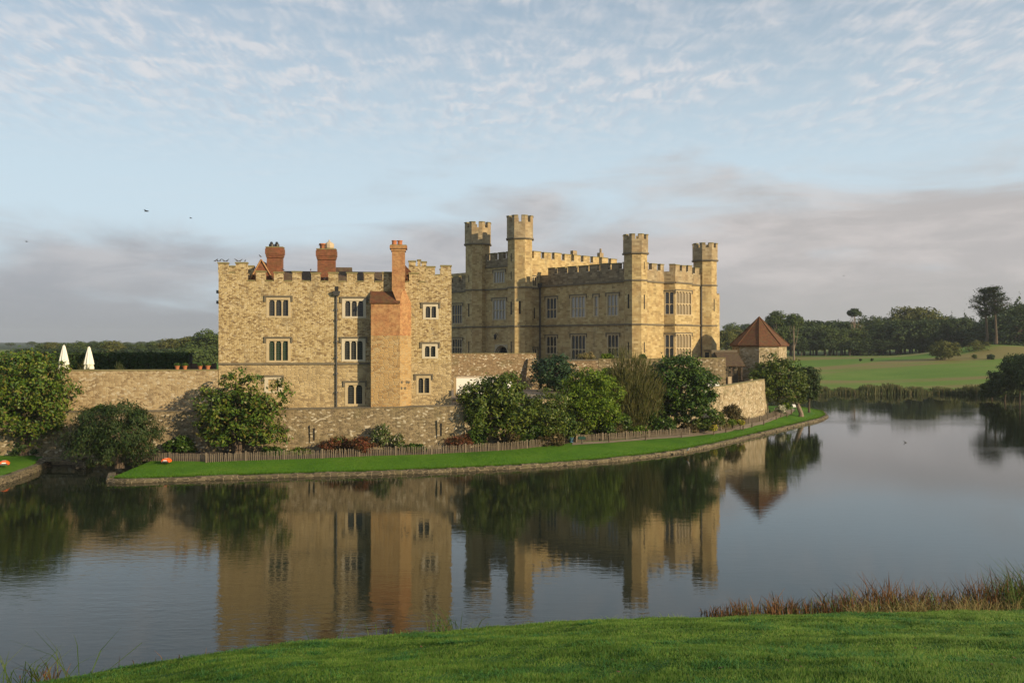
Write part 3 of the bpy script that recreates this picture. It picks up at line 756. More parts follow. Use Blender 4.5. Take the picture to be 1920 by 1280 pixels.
zb2 = K.Z(645, 501.5, -7); f0, f1 = K.U(628, -7), K.U(660, -7)
mr.hexa([K.P(f0, zc, -5.0), K.P(f1, zc, -5.0), K.P(f1, zc, -9), K.P(f0, zc, -9), K.P(f0, zb2, -6.8), K.P(f1, zb2, -6.8), K.P(f1, zb2, -7.2), K.P(f0, zb2, -7.2)])
build('roof', mr, M['tile_brown'], keep)
mr = MB(); q0, q1, qm = K.U(745, -1.6), K.U(800, -1.6), K.U(757, -1.6); zq = K.Z(760, 494, -1.6)
mr.poly([K.P(q0, zc - .5, -1.6), K.P(q1, zc - .5, -1.6), K.P(qm, zq, -1.6)]); mr.poly([K.P(q1, zc - .5, -1.6), K.P(qm, zq, -1.6), K.P(qm, zq, -6), K.P(q1, zc - .5, -6)]); mr.poly([K.P(q0, zc - .5, -1.6), K.P(qm, zq, -1.6), K.P(qm, zq, -6), K.P(q0, zc - .5, -6)])
build('roof', mr, M['tile'], keep)
# two chimneys behind the parapet
def chimney(px0, px1, ytop, ybase, off, m, pots, capcol):
    a, b2 = K.U(px0, off), K.U(px1, off); wd = b2 - a; z1 = K.Z((px0 + px1) / 2, ytop, off); mb = MB()
    K.box(mb, a, b2, zc - .8, z1 - 1.0, off - wd * .6, off)
    for k, (o, h0, h1) in enumerate(((.04, .95, .8), (.08, .8, .62), (.13, .62, .12), (.08, .12, 0))):
        K.box(mb, a - o, b2 + o, z1 - h0, z1 - h1, off - wd * .6 - o, off + o)
    c = build('chimney', mb, m, keep)
    mt = MB(); K.box(mt, a - .1, b2 + .1, z1 + .002, z1 + .08, off - wd * .6 - .1, off + .1); build('chimney_cap', mt, M['coping'], c)
    for px, h, r, mm, prof in pots:
        mp = MB(); mp.lathe(K.P(K.U(px, off - wd * .3), z1 + .08, off - wd * .3), [(r * q, h * t) for q, t in prof], 10); build('chimney_pot', mp, M[mm], c)
    return c
bell = [(.8, 0), (1, .1), (1, .5), (.65, .62), (.5, .8), (.62, .84), (.2, 1.0)]
chimney(500, 529, 464, 512, -2.6, M['brick_dark'], [(509, .5, .24, 'black', bell), (519, .5, .24, 'black', bell)], None)
c2 = chimney(595, 628, 467.5, 526, -1.4, M['brick_dark'], [(605.5, .5, .36, 'terracotta', [(.8, 0), (.85, .7), (1, .75), (1, 1)]), (617.5, .85, .44, 'buff_pot', [(.8, 0), (1, .15), (1, .55), (.5, .75), (.2, .8), (.15, 1)])], None)
mt = MB()
for px in (603, 608): 
    mt.tube([K.P(K.U(px, -1.6), K.Z(px, 467, -1.6), -1.6), K.P(K.U(px, -1.6), K.Z(px, 456, -1.6), -1.6)], .02, 4)
mt.tube([K.P(K.U(597, -1.6), K.Z(600, 460, -1.6), -1.6), K.P(K.U(611, -1.6), K.Z(600, 459, -1.6), -1.6)], .02, 4)
build('aerial', mt, M['black'], c2)
# chimney breast with its brick upper half, tiled shoulder and tall brick stack
ub0, ub1, ub2 = K.U(695.5, 1.2), K.U(750, 1.2), K.U(771, 0.0)
zb_brick = K.Z(720, 629, 1.2); zb_tile = K.Z(720, 567, 1.2); zb_top = K.Z(720, 546, 0.2); uS0, uS1 = K.U(735, .6), K.U(759.3, .6)
mb = MB()
def breast(z0, z1): 
    r = [K.P(ub0, 0, 1.2)[:2], K.P(ub1, 0, 1.2)[:2], K.P(ub2, 0, 0.02)[:2], K.P(ub2, 0, -.2)[:2], K.P(ub0, 0, -.2)[:2]]; mb.prism(r, z0, z1)
breast(zb, zb_brick); cb = build('chimney_breast', mb, M['breast'], keep)
mb = MB(); breast(zb_brick + .002, zb_tile)
# shoulder tapering into the stack
zs0, zs1 = zb_tile + .002, K.Z(765, 543.5, .4)
uts = ub1 - .25
mb.prism([K.P(uts, 0, 1.2)[:2], K.P(ub1, 0, 1.2)[:2], K.P(ub2, 0, 0.02)[:2], K.P(ub2, 0, -.2)[:2], K.P(uts, 0, -.2)[:2]], zs0, zs1,
         [K.P(uS0, 0, .75)[:2], K.P(uS1 - .2, 0, .75)[:2], K.P(uS1, 0, 0.5)[:2], K.P(uS1, 0, -.2)[:2], K.P(uS0, 0, -.2)[:2]])
zS = K.Z(747, 470.5, .75)
K.box(mb, uS0, uS1, zs1 + .002, zS, -.5, .75)
for o, h0, h1 in ((.08, .0, .22), (.2, .22, .48)): K.box(mb, uS0 - o, uS1 + o, zS + h0, zS + h1, -.5 - o, .75 + o)
st = build('brick_chimney', mb, M['brick'], keep)
mb = MB(); K.box(mb, uS0 - .15, uS1 + .15, zS + .482, zS + .56, -.62, .88); build('chimney_cap', mb, M['coping'], st)
for px in (739.3, 749.8):
    mb = MB(); mb.lathe(K.P(K.U(px, .1), zS + .56, .1), [(.25, 0), (.23, .06), (.21, .36), (.25, .38), (.25, .46), (.17, .46)], 12); build('chimney_pot', mb, M['terracotta'], st)
mb = MB(); e = .1
mb.hexa([K.P(ub0 - e, zb_tile - .1, 1.32), K.P(ub1 + .02, zb_tile - .1, 1.32), K.P(ub1 + .02, zb_top - .25, 0.0), K.P(ub0 - e, zb_top - .25, 0.0),
         K.P(ub0 - e, zb_tile + .02, 1.34), K.P(ub1 + .02, zb_tile + .02, 1.34), K.P(ub1 - .2, zb_top, 0.0), K.P(ub0 - e, zb_top, 0.0)])
build('tiled_shoulder', mb, M['tile'], keep)
# putlog stones, drainpipes
mb = MB()
for px, py in ((753, 716), (762, 716), (752.5, 727), (759, 727.5), (766, 717)):
    each('corbel', M['string'], keep, lambda q: K.box(q, K.U(px - 2.2, .8), K.U(px + 2.2, .8), K.Z(px, py + 2.2, .8), K.Z(px, py - 2.2, .8), .3, 1.28 - (px - 750) * .055))
mb = MB(); u = K.U(631, .15); mb.tube([K.P(u, K.Z(631, 556, .1), .14), K.P(u, 4.55, .14)], .06, 8)
for y in (580, 600, 640, 670, 700, 735): mb.tube([K.P(u, K.Z(631, y, .1) - .08, .14), K.P(u, K.Z(631, y, .1) + .08, .14)], .12, 8)
dp = build('drainpipe', mb, M['lead'], keep)
mb = MB(); zh = K.Z(631, 548, .2); mb.prism([K.P(u - .22, 0, 0.01)[:2], K.P(u + .22, 0, .01)[:2], K.P(u + .22, 0, .32)[:2], K.P(u - .22, 0, .32)[:2]], zh - .3, zh + .1, [K.P(u - .34, 0, 0.01)[:2], K.P(u + .34, 0, .01)[:2], K.P(u + .34, 0, .45)[:2], K.P(u - .34, 0, .45)[:2]])
build('rain_hopper', mb, M['lead'], dp)
mb = MB(); K.box(mb, u - .16, u + .16, zh + .13, zh + .55, -.05, .02); build('outlet', mb, M['dark_void'], dp)
mb = MB()
for y in (545, 565):
    z = K.Z(406, y); each('bracket', M['lead'], keep, lambda q: K.box(q, -.55, -.02, z - .14, z + .14, -2.2, -1.6))
mb = MB(); mb.tube([K.P(-.12, K.Z(406, 550), -1.5), K.P(-.12, 8.1, -1.5)], .07, 6); build('drainpipe', mb, M['lead'], keep)

# ------------------------------------------------------------------ the main castle
ca, sa = 0.687, 0.727
CC = np.array([16.8, 121.0]); dA = np.array([-ca, sa]); nA = np.array([-sa, -ca]); dB = -nA; nB = -dA
PA = Plane(CC, dA, nA); PB = Plane(CC, dB, nB); PE = Plane(CC + nA * 3.0, dA, nA)
sIn = PA.U(1012); PR = Plane(PA.P(sIn, 0)[:2], dB, nB)             # wall turning back beside the porch
castle = thing('battlemented_castle', 'big tan ashlar castle with four octagonal turrets and tall mullioned windows, behind the terrace', 'castle', (16.8, 121, 7.9))
ZB = 7.6
S1 = PA.Z(1100, 609.5); S2 = PA.Z(1090, 532.5); PC = S2 + 1.65; PT = S2 + 2.55
S2E = 18.55; PCE, PTE = 23.0, 24.0
hA = []
for px, py, n, pn in (((1025, 1043), (559, 596), 3, 'pane_grey'), ((1071.5, 1096.5), (556, 594), 4, 'pane_curtain'), ((1115, 1120.5), (555, 592), 1, 'pane_curtain'), ((1139.5, 1158), (552.5, 590.5), 3, 'pane_curtain')):
    hA.append(window(PA, castle, px, py, n, transom=.42, frame='dressing', pane=pn, sur=.22, hb=.2))
for px, py, n in (((1025, 1043), (631, 662), 3), ((1072, 1097), (629, 673), 4), ((1140, 1159), (628, 668), 3)):
    hA.append(window(PA, castle, px, py, n, transom=.40, frame='dressing', pane='pane', sur=.2, hb=.18))
for py, pn in (((571.7, 605.7), 'pane_grey'), ((636, 664), 'pane')):
    hA.append(window(PA, castle, (848.5, 865.8), py, 4, transom=.45, frame='dressing', pane=pn, sur=.2, hb=.2))
sL = PE.U(896) + 1.0; sEnd = 46.0
hR = [h for h in hA if h[1] < sIn + 1]; hL = [h for h in hA if h[0] > sIn + 1]
wallmb = MB()
PA.facade(wallmb, 0, sIn, ZB, S2, hR); PA.facade(wallmb, sL, sEnd, ZB, S2, hL)
def pbx(pl, *a_): each('parapet', M['ashlar_dark'], castle, lambda q: pl.box(q, *a_))



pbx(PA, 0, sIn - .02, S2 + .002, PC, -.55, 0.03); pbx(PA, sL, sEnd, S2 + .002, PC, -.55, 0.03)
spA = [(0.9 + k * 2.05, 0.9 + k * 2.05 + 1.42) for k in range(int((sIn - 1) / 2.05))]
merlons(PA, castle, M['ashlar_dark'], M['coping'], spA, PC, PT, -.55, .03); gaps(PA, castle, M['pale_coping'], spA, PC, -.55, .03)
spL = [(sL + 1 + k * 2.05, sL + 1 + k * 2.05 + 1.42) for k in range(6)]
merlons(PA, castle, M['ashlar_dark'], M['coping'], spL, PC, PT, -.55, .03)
# ---- sunny face with its canted bay
wB = PB.U(1325); eB = 1.35
b0, b1 = PB.U(1245), PB.U(1299) ; FB = Plane(CC + nB * eB, dB, nB); g0, g1 = FB.U(1265.5), FB.U(1297)
bL = np.array(PB.P(b0, 0)[:2]); bLf = np.array(FB.P(g0, 0)[:2]); lc = np.linalg.norm(bLf - bL); dC = (bLf - bL) / lc; nC = np.array([dC[1], -dC[0]])
if np.dot(nC, nB) < 0: nC = -nC
PCt = Plane(bL, dC, nC)
b1 = g1 + (g0 - b0)
hF = [window(FB, castle, (1268, 1295.5), (547, 589.5), 5, transom=.46, pane='pane_blind', sur=.14, hb=.16, hood=True), window(FB, castle, (1268, 1295.5), (627, 670), 5, transom=.40, pane='pane_blind', sur=.14, hb=.16)]
hC = [window(PCt, castle, (1247.2, 1262.8), (547.5, 588.5), 2, transom=.44, pane='pane_grey', sur=.12, hb=.16), window(PCt, castle, (1247.2, 1262.8), (627.5, 670), 2, transom=.42, pane='pane_grey', sur=.12, hb=.16)]
PB.facade(wallmb, 0, b0, ZB, S2); PB.facade(wallmb, b1, wB, ZB, S2)
FB.facade(wallmb, g0, g1, ZB, S2, hF); PCt.facade(wallmb, 0, lc, ZB, S2, hC)
bR = PB.P(b1, 0)[:2]; bRf = FB.P(g1, 0)[:2]
wallmb.poly([(*bRf, ZB), (*bR, ZB), (*bR, S2), (*bRf, S2)])
lightp = MB()
PCB, PTB = S2 + 1.55, S2 + 2.45
def par(pl, a, b2, pitch, wd, start=.3):
    each('parapet', M['turret_head'], castle, lambda q: pl.box(q, a, b2, S2 + .002, PCB, -.5, .03))
    s = []; x = a + start
    while x + wd * .6 < b2: s.append((x, min(x + wd, b2))); x += pitch
    merlons(pl, castle, M['turret_head'], M['coping'], s, PCB, PTB, -.5, .03); gaps(pl, castle, M['pale_coping'], s, PCB, -.5, .03)
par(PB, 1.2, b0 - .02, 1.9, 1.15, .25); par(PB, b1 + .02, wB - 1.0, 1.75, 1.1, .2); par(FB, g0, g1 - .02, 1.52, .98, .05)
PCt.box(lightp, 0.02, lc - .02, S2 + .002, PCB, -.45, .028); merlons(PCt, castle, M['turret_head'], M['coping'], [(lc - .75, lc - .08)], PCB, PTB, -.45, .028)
PX = Plane(bRf, (np.array(bR) - np.array(bRf)) / lc, np.array([nC[0], nC[1]])); 
# ---- wall beyond the right turret
uq1, uq2 = PB.U(1351.5), PB.U(1355.5)
PB.box(wallmb, wB + .4, uq1, ZB, PB.Z(1350, 553), -6, -.2); PB.box(wallmb, uq1 + .002, uq2, ZB, PB.Z(1354, 587), -6, -.6)
pbx(PB, uq1 - .9, uq1 - .1, PB.Z(1350, 553) + .002, PB.Z(1350, 550), -1.2, -.2)
# ---- raised entrance block
pE0 = sIn; pE1 = PE.U(896)
hE = [window(PE, castle, (927.2, 945.3), (509.5, 529), 4, frame='grey_dressing', pane='pane_curtain', arch=True, hood=True, sur=.24, hb=.25), window(PE, castle, (925.3, 947.5), (562, 598), 4, transom=.46, frame='grey_dressing', pane='pane_curtain', sur=.22, hb=.22)]
PE.facade(wallmb, pE0, pE1 + 1.6, ZB + 6, S2E, [hE[1]]); PE.facade(wallmb, pE0, pE1 + 1.6, S2E, PCE, [hE[0]])
ad0, ad1 = PE.U(949), PE.U(931.5); zas = 9.0; zaa = PE.Z(940, 648.5)
if ad0 > ad1: ad0, ad1 = ad1, ad0
PE.facade(wallmb, pE0, pE1 + 1.6, ZB, ZB + 6, [(ad0 - .5, ad1 + .5, ZB, zaa + .25)], .7)
mdo = MB(); wd = ad1 - ad0; zsp = zaa - wd * .42
def archz(x, a, b2, zs, rise): 
    t = abs((x - (a + b2) / 2) / ((b2 - a) / 2)); return zs + rise * (1 - t ** 2.2) ** .62
for ring, (ex, of) in enumerate(((.5, .06), (.3, -.15), (.12, -.35))):
    a, b2 = ad0 - ex, ad1 + ex; ri = wd * .42 + ex * .5; a2, b3 = a + .2, b2 - .2; N_ = 14
    for k in range(N_):
        x0 = a + (b2 - a) * k / N_; x1 = a + (b2 - a) * (k + 1) / N_; i0 = a2 + (b3 - a2) * k / N_; i1 = a2 + (b3 - a2) * (k + 1) / N_
        zo0, zo1 = archz(x0, a, b2, zsp, ri), archz(x1, a, b2, zsp, ri); zi0, zi1 = archz(i0, a2, b3, zsp, ri - .2), archz(i1, a2, b3, zsp, ri - .2)
        mdo.hexa([PE.P(i0, zi0, of), PE.P(i1, zi1, of), PE.P(i1, zi1, of - .3), PE.P(i0, zi0, of - .3), PE.P(x0, zo0, of), PE.P(x1, zo1, of), PE.P(x1, zo1, of - .3), PE.P(x0, zo0, of - .3)])
    for c_ in (a, b2 - .2): PE.box(mdo, c_, c_ + .2, ZB, zsp, of - .3, of)
# spandrel filling above the arch
for k in range(14):
    x0 = ad0 - .5 + (wd + 1) * k / 14; x1 = ad0 - .5 + (wd + 1) * (k + 1) / 14; ri = wd * .42 + .25
    mdo.poly([PE.P(x0, archz(x0, ad0 - .5, ad1 + .5, zsp, ri), -.02), PE.P(x1, archz(x1, ad0 - .5, ad1 + .5, zsp, ri), -.02), PE.P(x1, zaa + .26, -.02), PE.P(x0, zaa + .26, -.02)])
dr = build('doorway', mdo, M['grey_dressing'], castle)
mb = MB(); PE.box(mb, ad0 - .6, ad1 + .6, ZB, zaa + .2, -2.2, -.72); build('door', mb, M['dark_void'], dr)
mb = MB(); lx = PE.U(933); lz = PE.Z(933, 632); c0 = PE.P(lx, lz, .5)
mb.lathe(c0, [(.05, -.35), (.16, -.28), (.24, .22), (.27, .25), (.05, .5)], 6); mb.tube([PE.P(lx, lz + .5, 0), PE.P(lx, lz + .62, .3), PE.P(lx, lz + .45, .5)], .04, 5); build('lantern', mb, M['black'], castle)
pbx(PE, pE0 + 1.5, pE1 - 1.2, 22.1, PCE - .002, -.45, .05)
spE = [(pE0 + 2.9 + k * 1.85, pE0 + 2.9 + k * 1.85 + 1.15) for k in range(4)]
merlons(PE, castle, M['ashlar_dark'], M['coping'], spE, PCE, PTE, -.5, .04); gaps(PE, castle, M['pale_coping'], spE, PCE, -.5, .04)
# right-hand wall of the raised block, running back
hRr = [window(PR, castle, (998.7, 1005.5), (520, 536), 2, frame='dressing', pane='pane', hood=True, sur=.16, hb=.16), window(PR, castle, (999.5, 1006), (653.5, 668), 2, frame='dressing', pane='pane', sur=.14, hb=.14)]
PR.facade(wallmb, -3.0, 0.0, ZB, S2E, [hRr[1]]); PR.facade(wallmb, -3.0, 0.0, S2E, PCE, [hRr[0]]); PR.facade(wallmb, 0, 19.0, S2 - 2, PCE)
spR = [(-1.2 + k * 2.2, -1.2 + k * 2.2 + 1.5) for k in range(9)]
merlons(PR, castle, M['ashlar'], M['coping'], spR, PCE, PTE, -.55, .0); gaps(PR, castle, M['pale_coping'], spR, PCE, -.55, 0)
# back and roof closures
PA.box(wallmb, sIn + .6, sL + 14.0, S2 - 2.2, PCE - .9, -19, -2.0)
PA.facade(wallmb, 0, sEnd, ZB, S2, (), off=-19.0)
wallmb.poly([PA.P(0.3, S2 - .2, -.3), PA.P(sIn, S2 - .2, -.3), PA.P(sIn, S2 - .2, -19), PA.P(.3, S2 - .2, -19)])
wallmb.poly([PA.P(sL, S2 - .2, -.3), PA.P(sEnd, S2 - .2, -.3), PA.P(sEnd, S2 - .2, -19), PA.P(sL, S2 - .2, -19)])
wallmb.poly([PA.P(sEnd, ZB, 0), PA.P(sEnd, ZB, -19), PA.P(sEnd, S2, -19), PA.P(sEnd, S2, 0)])
PA.box(wallmb, pE1, pE1 + 1.6, ZB, PCE, -18, 2.97)
cz = (S2E + PCE) / 2
build('wall', wallmb, M['ashlar'], castle); build('parapet', lightp, M['turret_head'], castle, label='lighter tan parapet over the sunny face')

mb = MB(); sz = lambda z: (z - .11, z + .11)
for pl, a, b2, z in ((PA, 1.4, sIn - .02, S1), (PA, 1.4, sIn - .02, S2), (PA, sL + .6, sEnd, S1), (PA, sL + .6, sEnd, S2), (PB, 1.4, b0 - .06, S1), (PB, 1.4, b0 - .06, S2), (PB, b1 + .06, wB - 1.3, S1), (PB, b1 + .06, wB - 1.3, S2), (FB, g0 + .06, g1, S1), (FB, g0 + .06, g1, S2),
                      (PCt, .05, lc, S1), (PCt, .05, lc, S2), (PE, pE0 + 1.6, pE1 - 1.5, S2E), (PE, pE0 + 1.6, pE1 - 1.5, 12.85), (PR, -1.5, -.03, S2E), (PR, -1.5, -.03, 12.85), (PE, pE0 + 1.6, pE1 - 1.5, 22.0)):
    mb = MB(); pl.box(mb, a, b2, z - .11, z + .11, -.1, .16); build('string_course', mb, M['string'], castle)
mb = MB()
for pl, px, y0, y1, hw in ((PR, 1002, 577, 597, .1),):
    u = pl.U(px); pl.box(mb, u - hw, u + hw, pl.Z(px, y1), pl.Z(px, y0), -.1, .012)
build('arrow_slit', mb, M['dark_void'], castle)
mb = MB(); u = PA.U(1013.2, .15)
mb.tube([PA.P(sIn - .25, S2 + .2, .2), PA.P(sIn - .25, ZB, .2)], .10, 8); PA.box(mb, sIn - .5, sIn - .02, S2 - .1, S2 + .5, .05, .45)
build('drainpipe', mb, M['lead'], castle)
mb = MB(); mb.tube([PB.P(wB - 1.6, S2 + .1, .22), PB.P(wB - 1.6, ZB, .22)], .11, 8); build('drainpipe', mb, M['lead'], castle)


def octa(c, ap, rot):
    r = ap / math.cos(math.pi / 8)
    return [(c[0] + r * math.cos(rot + math.pi / 8 + k * math.pi / 4), c[1] + r * math.sin(rot + math.pi / 8 + k * math.pi / 4)) for k in range(8)]


ROT = math.atan2(nA[1], nA[0])


def turret(c, ap, aph, zh, zg, zt, strings, slits, headmat, tall=None):
    c = np.array(c); mb = MB(); ring = octa(c, ap, ROT); mb.prism(ring, ZB - .2, zh, cap=True)
    t = build('turret', mb, M['ashlar'], castle)
    mh = MB(); rh = octa(c, aph, ROT); mh.prism(rh, zh + .002, zg)
    h = build('turret_head', mh, headmat, t)
    for k in range(8):
        pm, p, pn = np.array(rh[k - 1]), np.array(rh[k]), np.array(rh[(k + 1) % 8])
        a = p + (pm - p) * .33; b2 = p + (pn - p) * .33
        inn = lambda q: c + (q - c) * .76
        for (z0, z1, sc_, nm, mm) in ((zg, zt, 1.0, 'merlon', headmat), (zt + .002, zt + .12, 1.04, 'coping', M['coping'])):
            f = lambda q: c + (q - c) * sc_
            q = [f(a), f(p), f(b2), inn(b2), inn(p), inn(a)]
            mq = MB(); mq.prism([tuple(x) for x in q], z0, z1); build(nm, mq, mm, t)
    for z in strings: ms = MB(); ms.prism(octa(c, (aph if z > zh - 1 else ap) + .12, ROT), z - .10, z + .10); build('string_course', ms, M['string'], t)
    for kf, z0, z1, hw in slits:           # kf: direction index of the face, in eighths from nA
        an = ROT + kf * math.pi / 4; n_ = np.array([math.cos(an), math.sin(an)]); td = np.array([-n_[1], n_[0]])
        pl = Plane(c + n_ * ap, td, n_); mv = MB(); pl.box(mv, -hw, hw, z0, z1, -.1, .012); build('arrow_slit', mv, M['dark_void'], t)
    return t


c2_ = PE.P(PE.U(975), 0)[:2]; c1_ = PE.P(PE.U(896), 0)[:2]
zz = lambda c, y: H - (y - 640) / F * c[1]
turret(c2_, 1.80, 1.93, zz(c2_, 449), zz(c2_, 418.5), zz(c2_, 407.5), [12.85, S2E, zz(c2_, 449)], [(0, zz(c2_, 590), zz(c2_, 566), .13), (0, zz(c2_, 662), zz(c2_, 640), .1), (1, zz(c2_, 589), zz(c2_, 565), .14), (0, zz(c2_, 525), zz(c2_, 510), .08), (0, zz(c2_, 492), zz(c2_, 476), .08)], M['turret_head'])
turret(c1_, 1.86, 1.99, zz(c1_, 459.5), zz(c1_, 429), zz(c1_, 419.5), [12.85, S2E, zz(c1_, 459.5)], [(0, zz(c1_, 594), zz(c1_, 570), .13), (0, zz(c1_, 662), zz(c1_, 640), .1), (0, zz(c1_, 530), zz(c1_, 518), .08)], M['turret_head'])
c3_ = CC + np.array([-.1, .75]) * .6
turret(c3_, 1.50, 1.62, zz(c3_, 476), zz(c3_, 450), zz(c3_, 442), [S1, S2, zz(c3_, 476)], [(0, zz(c3_, 578.6), zz(c3_, 552), .12), (2, zz(c3_, 580), zz(c3_, 553), .12), (2, zz(c3_, 661), zz(c3_, 641), .1), (2, zz(c3_, 506), zz(c3_, 492), .07), (0, zz(c3_, 661), zz(c3_, 641), .09)], M['turret_head'])
c4_ = np.array(PB.P(wB, 0, -.3)[:2])
t4 = turret(c4_, 1.60, 1.72, zz(c4_, 489.5), zz(c4_, 466), zz(c4_, 458.5), [S1, S2, zz(c4_, 489.5)], [(2, zz(c4_, 584), zz(c4_, 561), .11)], M['turret_head'])
mb = MB(); n_ = np.array([math.cos(ROT + math.pi / 4), math.sin(ROT + math.pi / 4)]); pl = Plane(c4_ + n_ * 1.6, np.array([-n_[1], n_[0]]), n_)
pl.box(mb, -.3, .3, ZB + .3, zz(c4_, 660), -.1, .014); sd_ = build('small_window', mb, M['pane'], castle)
mb = MB(); pl.box(mb, -.5, .5, zz(c4_, 657.5), zz(c4_, 655.5), -.1, .13); build('hood_mould', mb, M['string'], sd_)
# chimney pots on the raised roof
for px in (1079, 1129):
    u = PR.U(px, -2.0); mb = MB(); z1 = PR.Z(px, 474 if px > 1100 else 470, -2); PR.box(mb, u - .55, u + .35, PCE - .5, z1, -2.6, -2.0)
    if px > 1100: PR.box(mb, u - .2, u + .05, z1 + .002, z1 + .7, -2.4, -2.15)
    build('chimney', mb, M['turret_head'], castle)


# ------------------------------------------------------------------ foliage
def unit(n, rng):
    v = rng.normal(size=(n, 3)); return v / np.linalg.norm(v, axis=1)[:, None]


def leaf_quads(P, N, Ln, Wd, rng, jit=0.6, T=None):
    n = len(P); N = N + rng.normal(size=(n, 3)) * jit; N /= np.linalg.norm(N, axis=1)[:, None]
    t = rng.normal(size=(n, 3)) if T is None else T + rng.normal(size=(n, 3)) * 0.35
    t -= N * (t * N).sum(1)[:, None]; t /= np.linalg.norm(t, axis=1)[:, None] + 1e-9
    b = np.cross(N, t); s = rng.uniform(0.6, 1.25, (n, 1))
    a = t * (Ln / 2) * s; b = b * (Wd / 2) * s; c = N * (Ln * .08) * s
    return np.stack([P - a, P + b + c, P + a, P - b + c], 1)


def lobes_for(c, r, nl, lr, rng, low=-0.55):
    out = []; ga = math.pi * (3 - math.sqrt(5)); c = np.array(c); r = np.array(r)
    for k in range(nl):
        z = low + (1 - low) * (k + .5) / nl; q = math.sqrt(max(0, 1 - z * z)) if z > 0 else math.sqrt(max(0, 1 - z ** 4)); an = k * ga + rng.uniform(-.4, .4)
        dv = np.array([q * math.cos(an), q * math.sin(an), z])
        f = (1 - lr) * rng.uniform(.78, 1.12)
        out.append((c + dv * r * f, r.mean() * lr * rng.uniform(.7, 1.2) * np.array([1.05, 1.05, .85])))
    out.append((c, r * .55)); return out


def crown_leaves(lobes, n, Ln, Wd, rng, clump=0.28, sub=14, jit=0.6, up=0.25, droop=None, zmin=None):
    w = np.array([l[1].mean() ** 2 for l in lobes]); w /= w.sum(); P = []; N = []
    for (lc_, lr_), f in zip(lobes, w):
        k = max(8, int(n * f)); dirs = unit(sub, rng); dirs[:, 2] = dirs[:, 2] * .85 + .15
        dirs /= np.linalg.norm(dirs, axis=1)[:, None]
        sc_ = rng.uniform(.72, 1.12, sub)[:, None]; ctr = lc_ + dirs * lr_ * sc_
        ix = rng.integers(0, sub, k); p = ctr[ix] + rng.normal(size=(k, 3)) * lr_ * clump * np.array([1, 1, .75])
        P.append(p); N.append((p - lc_) / lr_)
    P = np.concatenate(P); N = np.concatenate(N); N /= np.linalg.norm(N, axis=1)[:, None] + 1e-9; N[:, 2] += up
    # thin out what lies deep inside
    keep = np.ones(len(P), bool)
    for lc_, lr_ in lobes: keep &= ~((((P - lc_) / lr_) ** 2).sum(1) < .30)
    keep |= rng.random(len(P)) < .12
    if zmin is not None: keep &= P[:, 2] > zmin
    P, N = P[keep], N[keep]
    T = None if droop is None else np.tile(np.array([0, 0, -1.0]), (len(P), 1)) * droop + N * .5
    return leaf_quads(P, N, Ln, Wd, rng, jit, T)


def trunk_mesh(base, top, r0, lobes, rng, nlimb=7, stems=1):
    mb = MB(); base = Vector(base); top = Vector(top)
    for s in range(stems):
        bs = base + Vector((rng.uniform(-.4, .4), rng.uniform(-.3, .3), 0)) * (stems > 1)
        tp = top + Vector((rng.uniform(-1, 1), rng.uniform(-.6, .6), 0)) * (stems > 1)
        m1 = bs.lerp(tp, .4) + Vector((rng.uniform(-.2, .2), rng.uniform(-.2, .2), 0)); m2 = bs.lerp(tp, .75) + Vector((rng.uniform(-.25, .25), rng.uniform(-.2, .2), 0))
        mb.tube([bs - Vector((0, 0, .3)), bs + Vector((0, 0, .15)), m1, m2, tp], [r0 * 1.35, r0, r0 * .8, r0 * .55, r0 * .25], 8)
    for k in range(min(nlimb, len(lobes) - 1)):
        l = Vector(lobes[int(k * (len(lobes) - 1) / nlimb)][0]); st = base.lerp(top, rng.uniform(.3, .75))
        md = st.lerp(l, .5) + Vector((0, 0, -.15 * (l - st).length))
        mb.tube([st, md, l], [r0 * .45, r0 * .3, r0 * .1], 5)
    return mb


def tree(name, label, cat, pxc, ytop, ybot, wpx, Y, leaf, zg=0.85, n=9000, Ln=.34, Wd=.15, nl=16, lr=.36, seed=1, depth=None, bark='bark', trunk=.22, stems=1, trunkx=None, clump=.22, sub=18, jit=.6, group=None, droop=None, low=-.8, up=.25, extra=()):
    rng = np.random.default_rng(seed); c = np.array(at(pxc, (ytop + ybot) / 2, Y)); rx = wpx / 2 / F * Y; rz = (ybot - ytop) / 2 / F * Y
    rx *= 1.06; rz *= 1.06; r = np.array([rx, depth or rx * .85, rz]); lr = lr + .05; lobes = lobes_for(c, r, nl, lr, rng, low)
    for (ex, ey, er) in extra: lobes.insert(0, (np.array(at(ex, ey, Y - rng.uniform(0, 1.0))), np.array([er, er, er * .8]) / F * Y))
    bx = at(trunkx, 700, Y)[0] if trunkx else c[0]
    root = thing(name, label, cat, (float(bx), float(Y), zg), group)
    build('trunk', trunk_mesh((bx, Y, zg), (c[0], c[1], c[2] + rz * .5), trunk, lobes, rng, stems=stems), M[bark], root)
    build_np('crown', crown_leaves(lobes, n, Ln, Wd, rng, clump, sub, jit, up, droop, zg - .1), L[leaf], root)
    return root


